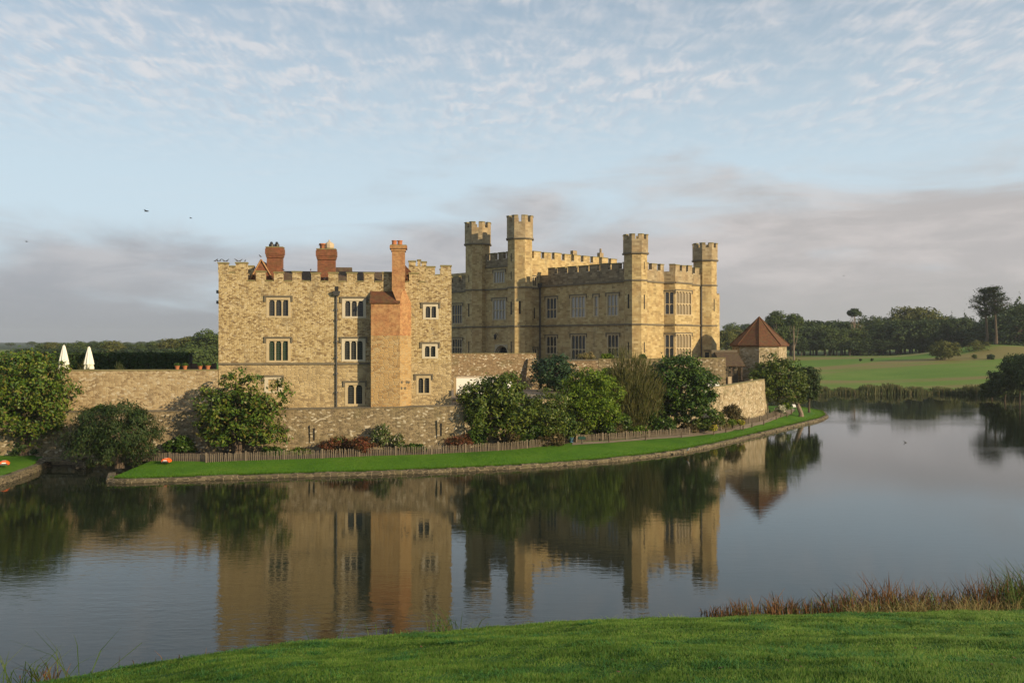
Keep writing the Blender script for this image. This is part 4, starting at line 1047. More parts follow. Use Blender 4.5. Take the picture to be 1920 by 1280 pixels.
tree('magnolia_tree', 'huge dense magnolia tree at the left edge, rising above the terrace wall', 'tree', 42, 640, 835, 170, 77.0, 'magnolia', n=19000, nl=26, lr=.30, seed=3, trunk=.3, depth=3.6, stems=2, extra=((118, 730, 26), (95, 790, 24), (112, 690, 18), (20, 800, 30), (60, 812, 26)))
tree('yew_tree', 'dark drooping yew leaning over the water where the inlet opens', 'tree', 217, 755, 880, 160, 73.5, 'yew', zg=.5, n=26000, Ln=.30, Wd=.07, nl=20, lr=.36, seed=5, trunk=.22, depth=3.4, droop=.7, jit=.5, low=-.8, trunkx=228, stems=2, extra=((155, 835, 20), (280, 820, 20), (160, 780, 20), (185, 862, 20)))
tree('magnolia_tree', 'spreading magnolia tree in front of the keep, hiding a blocked window', 'tree', 456, 716, 842, 166, 77.5, 'magnolia', n=13000, nl=20, lr=.32, seed=8, trunk=.2, depth=2.6, stems=2, trunkx=440, extra=((395, 750, 26), (525, 725, 17), (535, 742, 14), (390, 800, 22), (520, 815, 20), (452, 704, 18), (432, 716, 18), (475, 716, 18), (440, 815, 24), (485, 820, 22), (410, 825, 20)))
tree('olive_green_tree', 'tall olive green tree partly hiding the white box truck', 'tree', 928, 690, 826, 142, 82.5, 'magnolia_olive', n=17000, nl=20, lr=.33, seed=11, trunk=.2, depth=3.0, trunkx=908, stems=1, extra=((878, 735, 14), (885, 775, 20), (965, 790, 22), (925, 800, 22), (985, 760, 18), (900, 800, 16)))
tree('round_evergreen', 'low round dark evergreen between the olive tree and the bright green tree', 'tree', 1026, 727, 834, 106, 85.5, 'magnolia_olive', n=10000, nl=16, lr=.36, seed=13, depth=2.2, trunk=.15, Ln=.26, Wd=.12)
tree('blue_green_bush', 'rounded blue green bush in front of the castle drainpipe, above the other trees', 'bush', 1040, 655, 748, 86, 105, 'blue', zg=4.7, n=7000, nl=14, lr=.4, seed=15, depth=2.2, Ln=.4, Wd=.16, trunk=.15)
tree('bright_green_tree', 'bright yellow green tree with lumpy clusters of leaves', 'tree', 1108, 686, 812, 124, 90, 'bright', n=15000, nl=24, lr=.27, seed=17, depth=2.6, Ln=.26, Wd=.15, clump=.24, trunk=.14, stems=2, trunkx=1092, extra=((1150, 780, 14), (1065, 745, 18), (1105, 790, 16), (1080, 770, 18), (1135, 785, 16)))
tree('dark_green_tree', 'large dense dark green tree below the bay window', 'tree', 1280, 660, 802, 138, 98, 'dark', n=20000, nl=26, lr=.3, seed=19, depth=3.2, Ln=.36, Wd=.18, trunk=.2, trunkx=1262, extra=((1330, 745, 17), (1232, 770, 16), (1330, 780, 14), (1255, 785, 18), (1290, 785, 18), (1230, 740, 18)))
tree('holm_oak', 'rounded evergreen tree beside the tiled tower at the tip of the island', 'tree', 1460, 660, 762, 98, 120, 'magnolia_olive', n=14000, nl=22, lr=.32, seed=21, depth=3.2, Ln=.36, Wd=.17, trunk=.3, trunkx=1502, bark='bark_pale', extra=((1490, 715, 24), (1428, 705, 22), (1498, 742, 15), (1440, 738, 24), (1475, 745, 22), (1425, 728, 16)))
tree('yew_tree', 'dark upright yew at the far tip of the island', 'tree', 1517, 680, 748, 40, 127, 'yew', n=6000, Ln=.5, Wd=.14, nl=14, lr=.42, seed=23, depth=1.4, trunk=.15, droop=-.8, jit=.5, extra=((1508, 738, 12), (1522, 742, 12), (1530, 735, 10)))
# feathery tamarisk: upright wisps
def wisps(name, label, cat, pxc, ytop, ybot, wpx, Y, leaf, n, zg, seed, spread=.35, Ln=(.5, 1.1), wd=.05, group=None, stemn=14, bark='bark'):
    rng = np.random.default_rng(seed); base = np.array([at(pxc, 0, Y)[0], Y, zg]); zt = H - (ytop - 640) / F * Y; hgt = zt - zg; rw = wpx / 2 / F * Y
    root = thing(name, label, cat, tuple(float(x) for x in base), group); mb = MB(); tips = []
    for k in range(stemn):
        a = rng.uniform(0, 6.28); q = rng.uniform(0.05, 1) ** .6; e = base + np.array([math.cos(a) * rw * q, math.sin(a) * rw * .7 * q, hgt * rng.uniform(.75, .98) * (1 - .5 * q)])
        m_ = base * .5 + e * .5 + np.array([math.cos(a) * rw * .4, 0, 0]); mb.tube([base, m_, e], [.05, .03, .008], 4); tips.append((base, m_, e))
    build('stem', mb, M[bark], root)
    t = rng.uniform(.12, 1.05, n); ix = rng.integers(0, stemn, n); P = np.zeros((n, 3))
    for i in range(3):
        A = np.array([tips[j][0][i] for j in range(stemn)])[ix]; B = np.array([tips[j][1][i] for j in range(stemn)])[ix]; C = np.array([tips[j][2][i] for j in range(stemn)])[ix]
        P[:, i] = (1 - t) ** 2 * A + 2 * t * (1 - t) * B + t * t * C
    P += rng.normal(size=(n, 3)) * np.array([rw * .2, rw * .2, .15])
    out = P - base; out[:, 2] *= .2; out /= np.linalg.norm(out, axis=1)[:, None] + 1e-6
    T = out * spread + np.array([0, 0, 1.0]); l = rng.uniform(*Ln, n)[:, None]
    N = unit(n, rng); Tn = T + rng.normal(size=(n, 3)) * .18; Tn /= np.linalg.norm(Tn, axis=1)[:, None]
    b_ = np.cross(N, Tn); b_ /= np.linalg.norm(b_, axis=1)[:, None] + 1e-6
    build_np('foliage', np.stack([P - b_ * wd / 2, P + b_ * wd / 2, P + Tn * l + b_ * wd * .1, P + Tn * l - b_ * wd * .1], 1), L[leaf], root)
    return root


wisps('tamarisk', 'tall feathery olive brown shrub with upright wispy branches', 'shrub', 1180, 643, 800, 108, 95, 'wispy', 19000, .85, 31, Ln=(.4, 1.0), wd=.06, stemn=22)
# garden shrubs
def shrub(label, pxc, ytop, ybot, wpx, Y, leaf, seed, n=2600, Ln=.2, Wd=.10, zg=.85, name='shrub', group=None, nl=9, lr=.42, depth=None):
    return tree(name, label, 'shrub', pxc, ytop, ybot, wpx, Y, leaf, zg=zg, n=n, Ln=Ln, Wd=Wd, nl=nl, lr=lr, seed=seed, trunk=.04, depth=depth, low=-.6, group=group)


shrub('red leaved shrub with green patches at the left end of the flower bed', 632, 818, 856, 70, 78.3, 'red', 41, depth=.9)
shrub('low green shrub in front of the revetment arrow slit', 640, 822, 850, 56, 79, 'magnolia', 42, 1800, depth=.8)
shrub('reddish shrub spilling over the picket fence beside the climbing rose', 676, 812, 862, 52, 77.6, 'red', 43, depth=.9)
shrub('tall climbing rose with pale flowers against the revetment', 714, 786, 850, 34, 79.4, 'rose', 44, 2600, .2, .12, name='climbing_rose', depth=.6)
shrub('pale flowering rose on the wall, right of the climbing rose', 745, 806, 850, 26, 79.9, 'rose', 45, 900, .2, .12, name='climbing_rose', depth=.45)
shrub('reddish brown shrub under the right arrow slit', 862, 814, 846, 70, 80.8, 'red', 46, depth=.9)
shrub('brown shrub under the round evergreen behind the fence end', 1030, 812, 838, 66, 84.2, 'brown', 47, depth=.9)
shrub('dark undergrowth at the foot of the olive green tree', 985, 815, 840, 60, 84.2, 'dark', 48, depth=.8)
shrub('brown leafed shrub left of the feathery tamarisk', 1150, 790, 822, 46, 91.5, 'brown', 49, depth=.9)
shrub('green fern like plant at the foot of the tamarisk', 1196, 796, 822, 36, 92, 'bright', 50, 1400, depth=.7)
shrub('dark undergrowth below the large dark green tree', 1245, 785, 815, 60, 95, 'dark', 51, depth=.9)
shrub('rusty brown shrub in front of the bastion wall', 1372, 755, 800, 48, 103, 'brown', 52, 3000, .26, .13, depth=1.1)
shrub('green shrub between the dark tree and the rusty shrub', 1343, 770, 806, 36, 101, 'magnolia_olive', 53, depth=.9)
shrub('small yellow flowering plant beside the path', 1338, 795, 812, 16, 96.5, 'yellow', 54, 420, .2, .12, depth=.4)
shrub('yellow flowering bush against the picket fence', 1388, 785, 800, 18, 101.8, 'yellow', 55, 600, .22, .13, depth=.5)
shrub('bright green plant left of the yellow bush', 1371, 785, 799, 22, 101.8, 'bright', 56, 700, depth=.5)
shrub('white flowering bush at the end of the picket fence', 1464, 758, 777, 22, 116.5, 'white', 57, 1200, .26, .15, depth=.7)
shrub('small green bush beside the white flowering bush', 1474, 752, 772, 16, 118.5, 'bright', 58, 700, .26, .13, depth=.6)
shrub('straw coloured grasses along the fence, left of the yellow bush', 1355, 790, 806, 40, 101, 'reed_straw', 59, 1000, .4, .05, depth=.5)
shrub('green ivy cloaking the wall left of the yew', 180, 762, 810, 70, 78.6, 'dark', 60, 3600, .3, .16, zg=.6, depth=.5, name='ivy')
shrub('dark shrub between the yew and the spreading magnolia', 335, 815, 858, 62, 78.0, 'dark', 61, 2600, .3, .13, depth=.8)
shrub('dark undergrowth below the huge magnolia at the left edge', 40, 812, 866, 100, 77.8, 'yew', 62, 4200, .3, .13, depth=.9)
shrub('ivy patch hanging behind the huge magnolia', 128, 775, 815, 30, 78.9, 'dark', 63, 1200, .3, .16, depth=.4, name='ivy')
wisps('ornamental_grass', 'pale tuft of grass beside the right hand parasol', 'plant', 157, 678, 692, 18, 84, 'wispy', 300, 7.0, 64, stemn=6, Ln=(.2, .5), wd=.03)
wisps('ornamental_grass', 'bushy tuft of grass alone on the terrace before the hedge', 'plant', 220, 676, 692, 22, 84, 'farreed', 500, 7.0, 65, stemn=8, Ln=(.2, .5), wd=.03)
shrub('yellowish grasses in the bed under the tall castle windows', 1100, 663, 674, 46, 113, 'reed_straw', 66, 900, .5, .06, zg=7.9, depth=.5, name='grass_clump')
shrub('green bed under the tall castle windows by the corner turret', 1140, 664, 674, 30, 113.5, 'bright', 67, 700, .3, .12, zg=7.9, depth=.5)
shrub('small dark clipped bush below the corner turret', 1205, 663, 673, 13, 113.6, 'dark', 68, 600, .25, .12, zg=7.9, depth=.5)
shrub('green creeper on the forecourt wall behind the tamarisk', 1140, 682, 735, 36, 110.5, 'dark', 69, 2600, .34, .17, zg=4.7, depth=.6, name='ivy')

for i, (px, yt, yb, wp, Y, lf_) in enumerate(((1062, 770, 826, 44, 86.5, 'dark'), (1092, 786, 824, 40, 88.5, 'magnolia_olive'), (1135, 780, 822, 44, 91, 'dark'), (1165, 770, 820, 50, 93, 'dark'), (1218, 765, 818, 54, 95, 'dark'), (1312, 782, 812, 44, 97.5, 'magnolia_olive'), (1005, 790, 838, 50, 84.5, 'dark'), (890, 800, 842, 44, 82.0, 'dark'), (955, 806, 842, 40, 83.2, 'brown'), (1290, 790, 814, 40, 97, 'brown'), (560, 842, 860, 60, 78.0, 'magnolia'), (510, 838, 862, 50, 77.6, 'dark'), (780, 832, 852, 44, 79.6, 'dark'))):
    shrub({'dark': 'dark shaded shrub filling the bed behind the paling fence', 'magnolia_olive': 'olive shrub filling the bed behind the paling fence', 'brown': 'brown tangled shrub filling the bed behind the paling fence', 'magnolia': 'low green shrub at the foot of the revetment behind the paling fence'}[lf_], px, yt, yb, wp, Y, lf_, 300 + i, 2600, .26, .13, depth=.9, group='shrubs filling the bed behind the paling fence')

# hedge on the upper terrace
rng = np.random.default_rng(70)
h0, h1 = at(92, 0, 104)[0], at(354, 0, 104)[0]; hz1 = H - 23 / F * 104
hd = thing('clipped_hedge', 'long dark clipped hedge on the terrace behind the white parasols', 'hedge', (h0, 104, ZT))
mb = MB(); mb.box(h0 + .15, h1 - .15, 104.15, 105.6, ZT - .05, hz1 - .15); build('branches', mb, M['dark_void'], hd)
n = 9000; P = np.stack([rng.uniform(h0, h1, n), np.where(rng.random(n) < .6, 104 + rng.normal(0, .06, n), rng.uniform(104, 105.8, n)), rng.uniform(ZT, hz1, n)], 1)
tp = P[:, 1] > 104.3; P[tp, 2] = hz1 + rng.normal(0, .05, tp.sum()); N = np.where(tp[:, None], np.array([0, 0, 1.0]), np.array([0, -1.0, 0]))
build_np('foliage', leaf_quads(P, N, .3, .18, rng, .7), L['yew'], hd)
mb = MB(); wfx0, wfx1 = at(353, 0, 100)[0], at(406, 0, 100)[0]
wf = thing('wooden_fence', 'dark red brown board fence behind the terracotta pots', 'fence', (wfx0, 100, ZT)); mb.box(wfx0, wfx1, 100, 100.06, ZT, H - 41 / F * 100); build('boards', mb, plain('red_brown_boards', (.07, .03, .02), .8), wf)
mb = MB()
for px in (356, 380, 404): x = at(px, 0, 100)[0]; mb.box(x - .06, x + .06, 99.9, 99.99, ZT, H - 39 / F * 100)
build('post', mb, M['bark'], wf)

# ------------------------------------------------------------------ far trees
def far_proto(name, leaf, r, hc, zc, n, Ln, nl, lr, seed, trunk=.35, bark='bark', shape='round', low=-.5):
    rng = np.random.default_rng(seed); root = thing(name, 'x', 'tree', (0, 0, 0))
    if shape == 'conifer':
        lob = []
        for k in range(9):
            f = k / 8; rr = r * (1 - f) ** .8 + .3
            for j in range(max(1, int(6 * (1 - f)) + 1)):
                a = rng.uniform(0, 6.28); lob.append((np.array([math.cos(a) * rr * .6, math.sin(a) * rr * .6, zc - hc + 2 * hc * f]), np.array([rr * .55, rr * .55, hc * .16])))
    else: lob = lobes_for((0, 0, zc), (r, r, hc), nl, lr, rng, low)
    build('trunk', trunk_mesh((0, 0, 0), (0, 0, zc + hc * .3), trunk, lob, rng, 5), M[bark], root)
    build_np('crown', crown_leaves(lob, n, Ln, Ln * .55, rng, .3, 12, .7), L[leaf], root)
    return root


protos = {'a': far_proto('broadleaf_tree', 'fargreen', 5.2, 6.4, 8.2, 3600, .85, 20, .33, 81),
          'b': far_proto('olive_broadleaf_tree', 'farolive', 5.0, 6.2, 8.0, 3600, .8, 22, .30, 82),
          'c': far_proto('conifer_tree', 'fardark', 4.0, 7.0, 8.2, 3600, .8, 0, 0, 83, shape='conifer'),
          'd': far_proto('dark_broadleaf_tree', 'fardark', 5.4, 6.0, 7.6, 3600, .85, 18, .35, 84)}
NAT = {'a': 13.6, 'b': 13.3, 'c': 14.8, 'd': 12.8}
used = set()


def far_tree(kind, px, ytop, Y, label, group=None, w=1.0, seed=0, zg=None, ybase=None):
    x = at(px, 0, Y)[0]
    if zg is None: zg = float(terrain(x, Y)) - .3
    s = (H - (ytop - 640) / F * Y - zg) / NAT[kind]; p = protos[kind]
    if kind not in used:
        used.add(kind); p.location = (x, Y, zg); p.scale = (s * w, s * w, s); p.rotation_euler = (0, 0, seed * 1.7)
        p['label'] = label
        if group: p['group'] = group
        return p
    return dup(p, (x, Y, zg), seed * 1.7, (s * w, s * w, s), label, group)


# wood along the top of the field on the right
prof_x = [1480, 1510, 1560, 1600, 1650, 1700, 1760, 1800, 1830, 1860, 1890, 1930, 2040]
prof_y = [606, 601, 604, 603, 599, 594, 594, 593, 599, 592, 580, 570, 565]
rng = np.random.default_rng(90); k = 0
KL = {'a': 'mid green broadleaf tree in the wood edge beyond the field', 'b': 'olive tinted broadleaf tree in the wood edge beyond the field', 'c': 'pointed dark conifer in the wood edge beyond the field', 'd': 'dark rounded tree in the wood edge beyond the field'}
for row, (Y0, step, dy) in enumerate(((348, 24, 8), (366, 21, 0), (392, 30, -4))):
    px = 1482 + row * 7
    while px < 1990:
        yt = np.interp(px, prof_x, prof_y) + dy + rng.uniform(-5, 6); kind = 'aabdcdda'[int(rng.integers(0, 8))] if px < 1760 else 'cdadc'[int(rng.integers(0, 5))]
        Yk = Y0 + rng.uniform(-6, 6) - (25 if px > 1870 else 0)
        far_tree(kind, px, yt, Yk, KL[kind], 'trees of the wood beyond the field', rng.uniform(.85, 1.15), k); k += 1; px += step * rng.uniform(.8, 1.2)
# low shrubs closing the foot of the wood
k = 0
for px in range(1484, 1960, 16):
    Yb = 372 + rng.uniform(-4, 4) - (45 if px > 1850 else 0); far_tree('d', px + rng.uniform(-5, 5), np.interp(px, prof_x, prof_y) + 24 + rng.uniform(-5, 5), Yb, 'shaded understorey tree deep inside the wood', 'understorey trees of the wood', 1.7, px)
for px in range(1486, 1800, 22):
    far_tree('d', px + rng.uniform(-6, 6), 638 + rng.uniform(-4, 4), 342 + rng.uniform(-3, 3), 'low dark undergrowth bush at the foot of the wood', 'undergrowth bushes along the wood', 1.5, k); k += 1
far_tree('b', 1696, 574, 372, 'left one of the two round olive oaks standing above the wood', None, .95, 3)
far_tree('b', 1728, 575, 370, 'right one of the two round olive oaks standing above the wood', None, 1.15, 5)
far_tree('c', 1914, 556, 300, 'tallest dark conifer at the right edge of the photo', None, 1.3, 6)
far_tree('d', 1885, 590, 320, 'broad dark tree just right of the two cedars', None, 1.4, 7)
for px, yt, Y, kd, lab in ((1372, 606, 480, 'a', 'hazy round tree just right of the castle, in the distance'), (1397, 607, 520, 'd', 'smaller hazy round tree between the castle and the tiled tower'), (1362, 618, 300, 'b', 'olive tree showing right beside the castle wall'), (1385, 616, 310, 'b', 'olive tree behind the tiled tower, left of its apex'),
                           (1445, 600, 330, 'd', 'dark tree right behind the tiled roof apex'), (1462, 590, 320, 'a', 'tall bushy tree beside the pair of pines'), (1484, 612, 330, 'd', 'dark tree standing under the flat topped pine')):
    far_tree(kd, px, yt, Y, lab, None, 1.05, px)
# a small proto for the far left
lf = [(78, 640, 330, 'a'), (98, 637, 330, 'b'), (122, 639, 320, 'a'), (150, 636, 310, 'a'), (172, 638, 315, 'd'), (196, 635, 320, 'a'), (214, 634, 300, 'b'), (236, 641, 330, 'd'), (262, 640, 330, 'a'), (284, 636, 320, 'a'), (300, 638, 330, 'b'), (318, 630, 310, 'b'), (336, 631, 320, 'a')]
for i, (px, yt, Y, kd) in enumerate(lf): far_tree(kd, px, yt + 4, Y, {'a': 'hazy green tree beyond the dark terrace hedge', 'b': 'hazy olive tree beyond the dark terrace hedge', 'd': 'hazy dark tree beyond the dark terrace hedge'}[kd], 'trees beyond the terrace hedge', 1.25, i)
far_tree('b', 358, 630, 270, 'leafy tree left of the tall oak beside the keep', None, 1.2, 2)
far_tree('a', 385, 619, 255, 'tall spreading oak beside the left edge of the keep', None, 1.15, 9)
far_tree('a', 408, 622, 262, 'leafy crown half hidden behind the left edge of the keep', None, 1.1, 4)
for i, px in enumerate(range(40, 420, 34)): far_tree('d', px, 653, 300, 'low dark bush beyond the dark terrace hedge', 'bushes beyond the terrace hedge', 2.2, i)
for i, px in enumerate((352, 368, 386, 404)): far_tree('a', px, 650 + 3 * (i % 2), 225 + 6 * i, 'leafy bush growing at the foot of the oaks beside the keep', 'bushes under the oaks beside the keep', 1.7, i)
for i, (px, yt) in enumerate(((250, 645), (285, 641), (225, 646), (320, 642), (196, 645), (150, 641), (110, 643), (60, 640), (20, 642), (175, 639), (265, 640), (302, 637), (340, 639), (130, 643), (90, 641), (205, 642), (238, 641), (-20, 640))): far_tree('a', px, yt, 900, 'faint blue green tree on the distant ridge', 'trees on the distant ridge', 2.6, i)

def field_Y(px, py):
    Ys = np.linspace(186, 420, 800); xs_ = (px - 960) / F * Ys; zt_ = terrain(xs_, Ys); zr = H - (py - 640) / F * Ys
    i = int(np.argmax(zr <= zt_)); return float(Ys[i]) if (zr <= zt_).any() else 300.0


# pines with bare trunks
def pine(name, label, px, ytop, ymid, wpx, Y, seed, leaf='fargreen', flat=.55, zg=None, bark='bark_pale', n=2600, r0=.35, lean=0.0):
    rng = np.random.default_rng(seed); x = at(px, 0, Y)[0]; zg = float(terrain(x, Y)) - .2 if zg is None else zg
    c = np.array(at(px, (ytop + ymid) / 2, Y)); r = np.array([wpx / 2 / F * Y, wpx / 2 / F * Y * .9, (ymid - ytop) / 2 / F * Y])
    lob = lobes_for(c, r, 14, .36, rng, -.35); root = thing(name, label, 'tree', (float(x), float(Y), zg))
    build('trunk', trunk_mesh((x + lean, Y, zg), tuple(c), r0, lob, rng, 6), M[bark], root)
    build_np('crown', crown_leaves(lob, n, .7, .3, rng, .28, 12, .6), L[leaf], root); return root


pine('pine_tree', 'lone round headed pine rising above the middle of the wood', 1602, 579, 597, 28, 352, 95, 'fardark')
pine('pine_tree', 'tall pine with a ragged crown behind the tiled tower roof', 1455, 581, 622, 34, 318, 96)
pine('pine_tree', 'pine with a bare pale trunk and flat top beside the tiled tower', 1489, 586, 622, 34, 300, 97, 'fargreen', r0=.3)


def cedar(label, pxt, pxc, tiers, Y, ybase, seed, group=None):
    rng = np.random.default_rng(seed); x = at(pxt, 0, Y)[0]; zg = H - (ybase - 640) / F * Y
    root = thing('cedar_tree', label, 'tree', (float(x), float(Y), zg)); mb = MB(); top = at(pxc, tiers[0][1], Y)
    mid = at(pxt * .7 + pxc * .3, 600, Y)
    mb.tube([(x, Y, zg - .4), (x + .1, Y, zg + 2), mid, top], [.6, .42, .32, .1], 8); P = []
    for (px0, py, px1, th) in tiers:
        z0 = at(0, py, Y)[2]; xa, xb = at(px0, 0, Y)[0], at(px1, 0, Y)[0]; xm = (xa + xb) / 2; rr = (xb - xa) / 2
        for j in range(7):
            a = j * 6.28 / 7 + rng.uniform(-.3, .3); q = rng.uniform(.7, 1.0); e = np.array([xm + math.cos(a) * rr * q, Y + math.sin(a) * rr * .8 * q, z0 + rng.uniform(-.3, .5)])
            s0 = np.array([at(pxc * .7 + pxt * .3, 0, Y)[0], Y, z0 - 1.6]); mb.tube([s0, s0 * .5 + e * .5 + np.array([0, 0, .3]), e], [.2, .12, .03], 5)
            m_ = 90; t = rng.uniform(.25, 1.05, m_)[:, None]; pts = s0 * (1 - t) + e * t + np.array([0, 0, 1.0]) * (t * (1 - t) * 1.6)
            P.append(pts + rng.normal(size=(m_, 3)) * np.array([.8, .8, .34 * th]))
    P = np.concatenate(P); N = np.tile(np.array([0, 0, 1.0]), (len(P), 1)); build('trunk', mb, M['bark'], root)
    build_np('crown', leaf_quads(P, N, .75, .32, rng, .35), L['fardark'], root); return root


cedar('left cedar of the pair on the mound, with flat layered crown and tall bare trunk', 1850.5, 1845, [(1836, 545, 1856, 1), (1826, 556, 1862, 1.2), (1818, 565, 1868, 1.2), (1817, 576, 1866, 1.3), (1834, 586, 1862, 1.3)], 290, 645, 101)
cedar('right cedar of the pair on the mound, its crown spreading further right', 1867.5, 1864, [(1850, 541, 1872, 1), (1846, 550, 1885, 1.2), (1848, 560, 1894, 1.3), (1852, 571, 1893, 1.3), (1860, 580, 1886, 1.2)], 288, 642, 102)
# things in the field
tree('field_bush', 'big round green bush alone in the field', 'bush', 1772, 641, 673, 54, field_Y(1772, 675), 'farolive', zg=float(terrain(at(1772, 0, field_Y(1772, 675))[0], field_Y(1772, 675))) - .3, n=5500, Ln=.55, Wd=.3, nl=18, lr=.34, seed=110, trunk=.12, low=-.9)
def small_bush(label, px, yt, yb, wpx, Y, seed, leaf='fargreen', n=900):
    Y = field_Y(px, yb); zg = float(terrain(at(px, 0, Y)[0], Y)); return tree('field_bush', label, 'bush', px, yt, yb, wpx, Y, leaf, zg=zg - .1, n=n, Ln=.4, Wd=.22, nl=8, lr=.42, seed=seed, trunk=.07, low=-.9)
small_bush('small dark bush on the mound below the cedars', 1858, 664, 674, 16, 232, 111, 'fardark')
small_bush('tiny green bush left of the small dark bush', 1827, 664, 672, 8, 236, 112)
small_bush('scrubby thicket at the foot of the cedars', 1835, 643, 658, 48, 280, 113, 'farolive', 1800)
small_bush('tiny sapling in the rough grass of the field', 1635, 671, 677, 5, 250, 114, 'fardark', 200)
small_bush('tiny sapling beside the mown strip of the field', 1613, 672, 677, 5, 248, 115, 'fardark', 200)
# dark thicket on the right bank
for i, (px, yt, yb, wp, Y, lab) in enumerate(((1912, 655, 752, 70, 152, 'tallest dark bush of the thicket on the right bank'), (1884, 690, 752, 60, 158, 'middle dark bush of the thicket sloping down to the reeds'), (1860, 712, 748, 44, 163, 'lowest dark bush of the thicket beside the reeds'), (1950, 645, 755, 90, 146, 'dark bush of the thicket cut by the right edge of the photo'))):
    tree('willow_bush', lab, 'bush', px, yt, yb, wp, Y, 'fardark' if i != 2 else 'fargreen', zg=.2, n=7000, Ln=.5, Wd=.2, nl=18, lr=.34, seed=120 + i, trunk=.12, low=-.7)

# far reed bed: too many to count
rng = np.random.default_rng(130); n = 9000
X = rng.uniform(50, 102, n); Yr = far_shore(X) + rng.uniform(-3.4, 2.0, n) + np.sin(X * .6) * .6
hh = (1.3 + .4 * np.sin(X * .35) + .35 * np.sin(X * 1.3 + 1)) * rng.uniform(.65, 1.15, n); wd = rng.uniform(.05, .12, n)
B = np.stack([X, Yr, np.full(n, -.1)], 1); T = B + np.stack([rng.normal(0, .2, n), rng.normal(0, .2, n), hh], 1)
W_ = np.stack([wd, rng.normal(0, .03, n), np.zeros(n)], 1)
struct(build_np('reed_bed', np.stack([B - W_, B + W_, T + W_ * .3, T - W_ * .3], 1), L['farreed']), 'stuff')

# ------------------------------------------------------------------ near bank grass and reeds
rng = np.random.default_rng(140)
n = 480000
Yg = 9.5 + 27 * rng.random(n) ** 1.0; Xg = (rng.random(n) * 2 - 1) * (0.60 * Yg + 1)
s = near_shore(Xg) - Yg; ok = (s > -.05); Xg, Yg, s = Xg[ok], Yg[ok], s[ok]; n = len(Xg)
cl = np.sin(Xg * 1.7 + 1.1 * np.sin(Yg * .9)) * np.cos(Yg * 1.9 + .8 * np.sin(Xg * 1.3)) + .6 * np.sin(Xg * 4.3 + Yg * 2.9) * np.cos(Yg * 5.1 - Xg * 1.7)
hgt = (.055 + .034 * np.clip(cl, -1, 1.6) + .05 * np.exp(-s / .5)) * rng.uniform(.55, 1.35, n); hgt = np.maximum(hgt, .02)
Z = near_z(Xg, Yg) - .005; an = rng.uniform(0, 6.28, n); ln = rng.uniform(.1, .75, n) * hgt
wd = rng.uniform(.006, .011, n) * (Yg / 16)
B = np.stack([Xg, Yg, Z], 1); T = B + np.stack([np.cos(an) * ln, np.sin(an) * ln, hgt], 1); W_ = np.stack([wd, np.zeros(n), np.zeros(n)], 1)
struct(build_np('grass', np.stack([B - W_, B + W_, T], 1), L['grass'], nv=3), 'stuff')


def blades(name, X, Y, Z, h, wd, lean, leaf, rng, kind='stuff', parent=None, bend=.45):
    n = len(X); an = rng.uniform(0, 6.28, n); ln = lean * h * rng.uniform(.1, 1, n)
    B = np.stack([X, Y, Z], 1); D = np.stack([np.cos(an) * ln, np.sin(an) * ln, h * .62], 1); Mi = B + D
    T = Mi + np.stack([np.cos(an) * ln * 1.6, np.sin(an) * ln * 1.6, h * .38 * (1 - bend * rng.uniform(0, 3.2, n) * (rng.random(n) < .4))], 1)
    W_ = np.stack([wd, rng.normal(0, .3, n) * wd, np.zeros(n)], 1)
    V = np.concatenate([np.stack([B - W_, B + W_, Mi + W_ * .85, Mi - W_ * .85], 1), np.stack([Mi - W_ * .85, Mi + W_ * .85, T + W_ * .15, T - W_ * .15], 1)])
    o = build_np(name, V, L[leaf], parent)
    if kind: o['kind'] = kind
    return o


rng = np.random.default_rng(145); nt = 150; cY = 11 + 22 * rng.random(nt); cX = (rng.random(nt) * 2 - 1) * .6 * cY; rad = rng.uniform(.12, .5, nt); k = rng.integers(0, nt, 26000)
Xt = cX[k] + rng.normal(0, 1, len(k)) * rad[k]; Yt = cY[k] + rng.normal(0, 1, len(k)) * rad[k]; ok = near_shore(Xt) - Yt > .1; Xt, Yt, k = Xt[ok], Yt[ok], k[ok]
blades('grass_clumps', Xt, Yt, near_z(Xt, Yt) - .01, rng.uniform(.05, .13, len(Xt)), rng.uniform(.005, .009, len(Xt)) * Yt / 16, .9, 'grass_dark', rng)
Xe = rng.uniform(-16, 24, 5000); se = rng.normal(.05, .16, 5000) + .15 * np.sin(Xe * 2.1) * np.sin(Xe * .7); Ye = near_shore(Xe) - se
blades('bank_edge_grass', Xe, Ye, np.maximum(near_z(Xe, Ye), -.02) - .02, rng.uniform(.06, .26, 5000) * (.6 + .4 * np.sin(Xe * 1.3) ** 2), rng.uniform(.006, .012, 5000) * 1.3, .7, 'grass', rng)


def edge_pts(n, x0, x1, s0, s1, rng):
    X = rng.uniform(x0, x1, n); s_ = rng.uniform(s0, s1, n); Y = near_shore(X) - s_; return X, Y, near_z(X, Y) - .05
hp = lambda X: np.interp(X, [7.2, 8.5, 11, 13, 15, 18, 20.5, 24], [.5, .75, .85, 1.25, 1.35, 1.35, 1.8, 2.0])
X, Y, Z = edge_pts(2000, 7.4, 23, -1.1, .8, rng); h = hp(X) * rng.uniform(.35, 1.0, len(X)) * (1 + .25 * np.sin(X * 2.3) * np.sin(X * .9 + 1))
blades('dry_reeds', X, Y, np.maximum(Z, -.1), h, rng.uniform(.008, .02, len(X)), .28, 'reed', rng)
X, Y, Z = edge_pts(1100, 12.5, 23, .2, 1.5, rng); blades('straw_grass', X, Y, Z, hp(X) * rng.uniform(.2, .5, len(X)), rng.uniform(.006, .012, len(X)), .8, 'reed_straw', rng)
